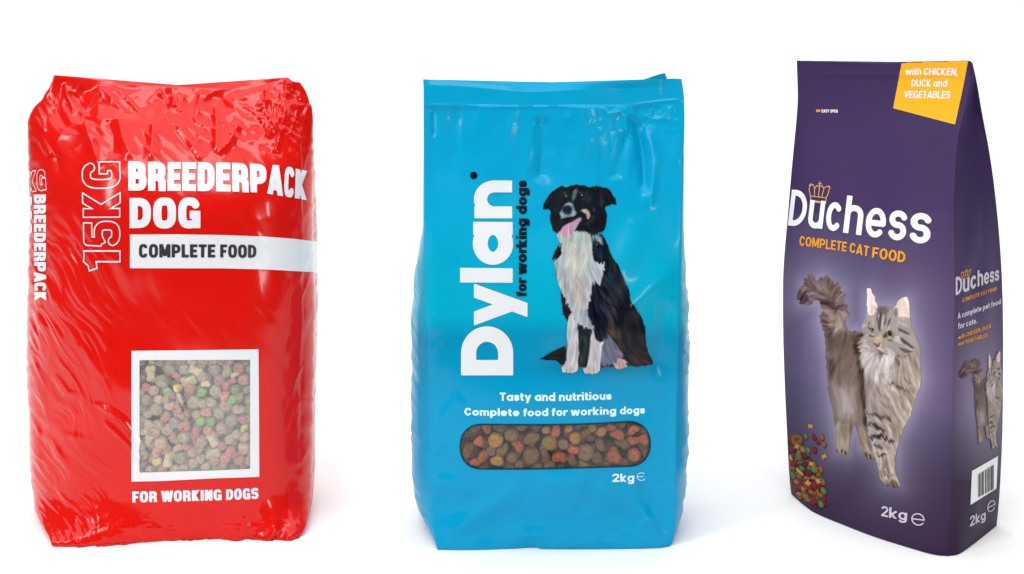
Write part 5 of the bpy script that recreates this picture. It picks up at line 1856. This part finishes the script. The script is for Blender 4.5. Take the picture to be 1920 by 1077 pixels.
    for s_, k in (("with CHICKEN,", [(0, 1698.5, 141, 1699.5, 127.5), (13, 1796, 142, 1797.5, 128)]), ("DUCK and", [(0, 1709, 163, 1710, 149.5), (8, 1776, 163.5, 1777.5, 149)]),
                  ("VEGETABLES", [(0, 1695.5, 184.5, 1697, 171), (10, 1782, 185.5, 1783.5, 171.5)])):
        bag.text("flash_lettering", s_, k, white, off=0.0006, t=0.085, W=0.64, n=2.1, gap=0.08, px_cell=0.6, parent=fl)
    bag.text("opening_mark", ">>", [(0, 1531, 211, 1531, 205), (2, 1538, 211, 1538, 205)], orange, t=0.18, W=1.0, gap=0.15, px_cell=0.5)
    bag.text("opening_lettering", "EASY OPEN", [(0, 1541, 211.5, 1541, 205.5), (9, 1571, 212, 1571, 206)], white, t=0.10, W=0.7, gap=0.12, px_cell=0.45)
    bag.text("weight_lettering", "2kg", [(0, 1652.5, 967.5, 1653.5, 948), (1, 1667, 970.5, 1668, 951), (3, 1700.5, 976, 1702, 956)], cream, t=0.085, W=0.66, n=2.05, gap=0.09, xh=0.7, px_cell=0.6)

    def est(cx, cy, rx, ry, sk):
        o = sup(0, 0, rx, ry, 20, 325, 2, 40)
        g = [[(cx + x, cy - y + sk * x) for x, y in o], [(cx - rx, cy - sk * rx), (cx + rx, cy + sk * rx)]]
        g.append([(cx + rx * 0.94, cy - ry * 0.3 + sk * rx), (cx + rx, cy + sk * rx)])
        return g
    bag.strokes("estimated_sign", est(1721.5, 974, 11.5, 10.5, 0.12), 2.2, cream)
    # printed kibble heap in the lower left corner
    kib = paint_kibble()
    v, f = kib.mesh()
    bag.decal("kibble_picture", v, f, film_mat("printed_kibble", None, **mats), off=0.0004, cols=lin(kib.colour(v)), label="printed picture of a coloured kibble heap in the lower left corner")
    cat = paint_cat()
    v, f = cat.mesh()
    cols = lin(cat.colour(v)) * 0.95
    cm = film_mat("printed_cat", None, **mats)
    bag.decal("cat_picture", v, f, cm, off=0.0005, cols=cols, label="large printed picture of a walking long-haired silver tabby cat")
    # ---- side panel
    grey = film_mat("shaded_white_ink", srgb(205, 200, 210), **mats)  # white ink dimmed, side panel's shade put into the colour
    sorange = film_mat("shaded_orange_ink", srgb(214, 142, 40), **mats)  # orange ink dimmed the same way for the shaded side
    bag.text("side_brand_lettering", "Duchess", [(0, 1791, 554, 1791, 520), (1, 1804.5, 549.5, 1804.5, 516), (3, 1832, 538, 1832, 507), (4, 1844, 534, 1844, 505), (7, 1872.5, 525.5, 1872.5, 500)],
             grey, W=0.62, t=0.085, n=2.05, gap=0.075, xh=0.76, px_cell=0.5)
    sc = [[(1810 + (x - 1536) * 0.47, 515 + (y - 364) * 0.40 - (x - 1536) * 0.19) for x, y in l] for l in cr]
    bag.strokes("crown_emblem", sc, 1.0, gold, h=0.5)
    SK = dict(t=0.095, W=0.62, n=2.1, gap=0.08, px_cell=0.45)
    bag.text("side_lettering", "COMPLETE CAT FOOD", [(0, 1803.5, 567, 1803.5, 559), (17, 1868, 544.5, 1868, 537.5)], sorange, **SK)
    bag.text("side_lettering", "A complete pet food", [(0, 1795, 598.5, 1795, 587.5), (19, 1875.5, 570, 1875.5, 560)], grey, xh=0.7, **SK)
    bag.text("side_lettering", "for cats.", [(0, 1795.5, 617.5, 1795.5, 606), (9, 1831, 606, 1831, 595.5)], grey, xh=0.7, **SK)
    bag.text("side_lettering", "with CHICKEN, DUCK", [(0, 1795.5, 637, 1795.5, 629), (18, 1857.5, 614.5, 1857.5, 607)], sorange, xh=0.7, **SK)
    bag.text("side_lettering", "and VEGETABLES", [(0, 1795, 649, 1795, 641.5), (14, 1850.5, 631.5, 1850.5, 624)], sorange, xh=0.7, **SK)
    m = (v[:, 0] < 1745)
    vx = np.interp(v[:, 0], [1495, 1540, 1583, 1627, 1680, 1695, 1735], [1797, 1824, 1838, 1852.5, 1866, 1872, 1880])
    vy = 759.7 + 0.5 * v[:, 1] - 0.2235 * v[:, 0]
    o = bag.decal("side_cat_picture", np.stack([vx, vy], -1), f, cm, off=0.0006, cols=cols * 0.8, label="small printed picture of the same tabby cat on the side panel")  # cat colours darkened to paint in the side panel's shade
    # barcode
    bc = [(1821.8, 883.3), (1870.4, 855.3), (1867.5, 916), (1819, 947)]
    lab = bag.region("barcode_label", lambda X, Y: sdpoly(X, Y, bc), (1816, 852, 1874, 950), film_mat("barcode_white", (0.8, 0.8, 0.8), **mats), h=0.9, off=0.0003)
    ink = film_mat("barcode_black", srgb(60, 66, 62), **mats)
    rs = random.Random(3)
    bars = []
    x = 0.0
    while x < 1:
        w = rs.choice([0.018, 0.03, 0.045])
        if abs(x - 0.36) > 0.03:
            bars.append((x, min(1, x + w)))
        x += w + rs.choice([0.018, 0.03, 0.04])

    def barf(X, Y):
        uu = (X - 1832.5) / 29.5
        top = 889.5 - uu * 18.5
        bot = 933 - uu * 16
        r = np.full(X.shape, 1e3)
        for a_, b_ in bars:
            r = np.minimum(r, np.abs(uu - (a_ + b_) / 2) * 29.5 - (b_ - a_) / 2 * 29.5)
        return np.maximum(r, np.maximum(top - Y, Y - bot))
    bag.region("barcode_bars", barf, (1830, 866, 1864, 937), ink, h=0.35, off=0.0006, parent=lab)
    bag.text("weight_lettering", "2kg", [(0, 1817.5, 988, 1817.5, 969), (3, 1847, 973, 1847, 955)], cream, t=0.085, W=0.66, n=2.05, gap=0.09, xh=0.7, px_cell=0.5)
    bag.strokes("estimated_sign", est(1858, 949, 6.8, 9.5, -0.5), 1.6, cream, h=0.5)
    return bag


def crown_lines():
    Cz = lambda p: Z(p, 1470, 330, 5.983)
    return [Cz([(300, 228), (478, 250)]), Cz([(300, 290), (470, 310)]), Cz([(300, 228), (304, 295)]), Cz([(478, 250), (466, 308)]),
            Cz([(300, 228), (285, 150), (300, 105), (330, 100), (345, 140), (345, 228)]), Cz([(345, 150), (370, 110), (400, 120), (390, 238)]),
            Cz([(400, 120), (435, 115), (450, 150), (425, 240)]), Cz([(450, 140), (480, 120), (515, 125), (500, 200), (475, 250)]),
            Cz([(405, 66), (405, 118)]), Cz([(390, 90), (425, 92)]), Cz([(285, 110), (310, 88)]), Cz([(500, 112), (520, 135)])]


CATPOLY = Z([(60, 130), (145, 90), (230, 150), (255, 320), (330, 330), (350, 180), (400, 215), (470, 215), (520, 200), (560, 380), (585, 540), (530, 700), (480, 820),
             (485, 1015), (430, 1010), (380, 890), (310, 850), (290, 760), (260, 870), (210, 860), (165, 450), (130, 290), (130, 220), (50, 200)], 1480, 480, 2.343)


def purple_print(gx, gy, side):
    """ artwork colour of the laminate, with shade painted on the side panel """
    top = lin([63, 47, 88])
    mid = lin([78, 61, 100])
    n = len(gx)
    c = np.zeros((n, 3))
    k = smooth(300, 620, gy)[:, None]
    c[:] = top * (1 - k) + mid * k
    # left edge cooler
    # horizon of the printed studio floor
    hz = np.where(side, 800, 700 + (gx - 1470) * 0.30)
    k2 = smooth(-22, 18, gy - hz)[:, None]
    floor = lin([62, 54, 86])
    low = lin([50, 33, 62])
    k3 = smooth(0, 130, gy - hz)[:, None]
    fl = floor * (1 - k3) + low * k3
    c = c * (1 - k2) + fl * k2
    # pale halo printed round the cat
    m = ~side
    d = np.zeros(n)
    idx = np.nonzero(m & (gy > 400) & (gy < 1030))[0]
    dist = sdpoly(gx[idx], gy[idx], CATPOLY)
    d[idx] = 0.34 * np.exp(-np.maximum(dist, 0) / 60.0) + 0.34 * np.exp(-np.maximum(dist, 0) / 13.0)
    d[idx] *= 1 - 0.6 * smooth(740, 980, gy[idx])
    idx = np.nonzero(side & (gy > 560) & (gy < 900) & (gx > 1770))[0]
    e = np.hypot((gx[idx] - 1838) / 46, (gy[idx] - 740) / 110)
    d[idx] = 0.55 * np.exp(-e ** 2 * 1.1)
    halo = lin([168, 158, 184])
    c = c + (halo - c) * np.clip(d, 0, 0.85)[:, None]
    c[side] = c[side] * 0.9  # whole side panel painted darker to stand for its shade
    return c


def paint_kibble():
    c = Canvas(1462, 788, 1560, 972, 0.7, 12)
    K = lambda x, y: (1460 + x / 5.385, 780 + y / 5.385)
    cols = {'g': (74, 100, 54), 'r': (110, 26, 36), 'y': (172, 126, 68), 'b': (122, 76, 40), 'd': (78, 26, 34), 'o': (142, 90, 54)}
    items = [('y', 325, 105, 0, 'bone', 10), ('g', 278, 205, 33, 'e', 80), ('b', 185, 240, 66, 'ring', 0), ('y', 190, 310, 36, 'bone', 20), ('r', 360, 215, 34, 'e', 70), ('r', 398, 262, 28, 'e', 60),
             ('b', 440, 215, 36, 'e', 80), ('b', 465, 290, 16, 'e', 85), ('r', 365, 345, 36, 'e', 85), ('g', 303, 345, 34, 'e', 70), ('y', 462, 410, 40, 'bone', -30), ('g', 210, 415, 36, 'e', 80),
             ('d', 265, 400, 40, 'e', 40), ('y', 130, 420, 16, 'e', 75), ('r', 150, 400, 30, 'e', 70), ('y', 335, 485, 40, 'bone', 10), ('d', 262, 480, 30, 'e', 60), ('b', 430, 540, 34, 'e', 80),
             ('g', 362, 552, 36, 'e', 20), ('d', 300, 570, 44, 'e', 50), ('y', 215, 565, 54, 'e2', 45), ('g', 235, 530, 34, 'e', 40), ('g', 145, 600, 38, 'e', 60), ('b', 140, 530, 30, 'e', 0),
             ('y', 300, 680, 40, 'bone', 45), ('y', 400, 660, 36, 'bone', 70), ('r', 362, 700, 44, 'e', 85), ('b', 455, 675, 28, 'e', 80), ('g', 455, 757, 42, 'e', 60), ('r', 215, 715, 44, 'e', 20),
             ('d', 150, 730, 40, 'e', 30), ('o', 250, 740, 30, 'e', 60), ('o', 180, 670, 30, 'e', 20), ('b', 270, 810, 40, 'e', 20), ('r', 360, 850, 46, 'e', 60), ('g', 430, 892, 40, 'e', 70),
             ('b', 420, 800, 34, 'e', 30), ('g', 300, 850, 24, 'e', 20), ('r', 455, 840, 18, 'e', 60), ('d', 110, 260, 26, 'e', 80), ('d', 130, 660, 30, 'e', 60), ('b', 330, 770, 28, 'e', 30),
             ('o', 205, 790, 26, 'e', 20), ('d', 330, 900, 26, 'e', 40)]
    rs = np.random.RandomState(2)
    fill = []
    for k in range(150):
        x = 100 + rs.rand() * 380
        y = 330 + rs.rand() * 600
        if y > 770 + (x - 110) * 0.62 or x > 260 + (y - 330) * 0.62:
            continue
        fill.append(('drogb'[rs.randint(5)], x, y, 28 + rs.rand() * 14, 'e', rs.rand() * 180))
    # dark ground between pieces
    c.poly([K(95, 330), K(150, 300), K(240, 330), K(330, 460), K(400, 560), K(440, 700), K(460, 900), K(440, 960), K(105, 800)], (52, 30, 38), 3, 0.9, add=True)
    for (cn, x, y, r, kind, a) in fill + items:
        col = np.array(cols[cn], float)
        X, Y = K(x, y)
        rr = max(r, 30) / 5.385
        if kind == 'bone':
            rr = 6.2
            pts = []
            for th in np.linspace(0, 2 * math.pi, 40, endpoint=False):
                rad = rr * outline_radius('cross', np.array([th]), rs)[0] * (1.0 if True else 1)
                px_, py_ = rad * math.cos(th + .785), rad * 0.85 * math.sin(th + .785)
                q = R(a)
                pts.append((X + px_ * math.cos(q) - py_ * math.sin(q), Y + px_ * math.sin(q) + py_ * math.cos(q)))
            c.poly([(x_ + .6, y_ + 1.2) for x_, y_ in pts], col * 0.35, 1.0, 0.8, add=True)
            c.poly(pts, col, 0.9, add=True)
            c.ell(X - 1.2, Y - 1.2, 3, 2, np.minimum(col * 1.2, 255), 0.7, 0.6, a)
        else:
            ry = rr * (0.62 if kind == 'e' else (0.3 if kind == 'e2' else 0.9))
            c.ell(X + 0.6, Y + 1.3, rr * 1.05, ry * 1.08, col * 0.3, 0.3, 0.9, a, add=True)
            c.ell(X, Y, rr, ry, col, 0.22, 1, a, add=True)
            c.ell(X - 0.8, Y - 1.2, rr * 0.55, ry * 0.5, np.minimum(col * 1.3, 255), 0.7, 0.55, a)
            if kind == 'ring':
                c.ell(X, Y - 1, rr * 0.4, ry * 0.36, col * 0.6, 0.5, 0.8)
    # clip at the bag's foot
    lim = 926 + (c.X - 1482) * 0.62
    c.a[(c.Y > lim - 2)] = 0
    edgex = 1479 + (c.Y - 860) * 0.06
    c.a[c.X < edgex] = 0
    n = c.rs.randn(*c.a.shape) * 6
    c.rgb += n[..., None]
    return c


red_bag()
blue_bag()
purple_bag()
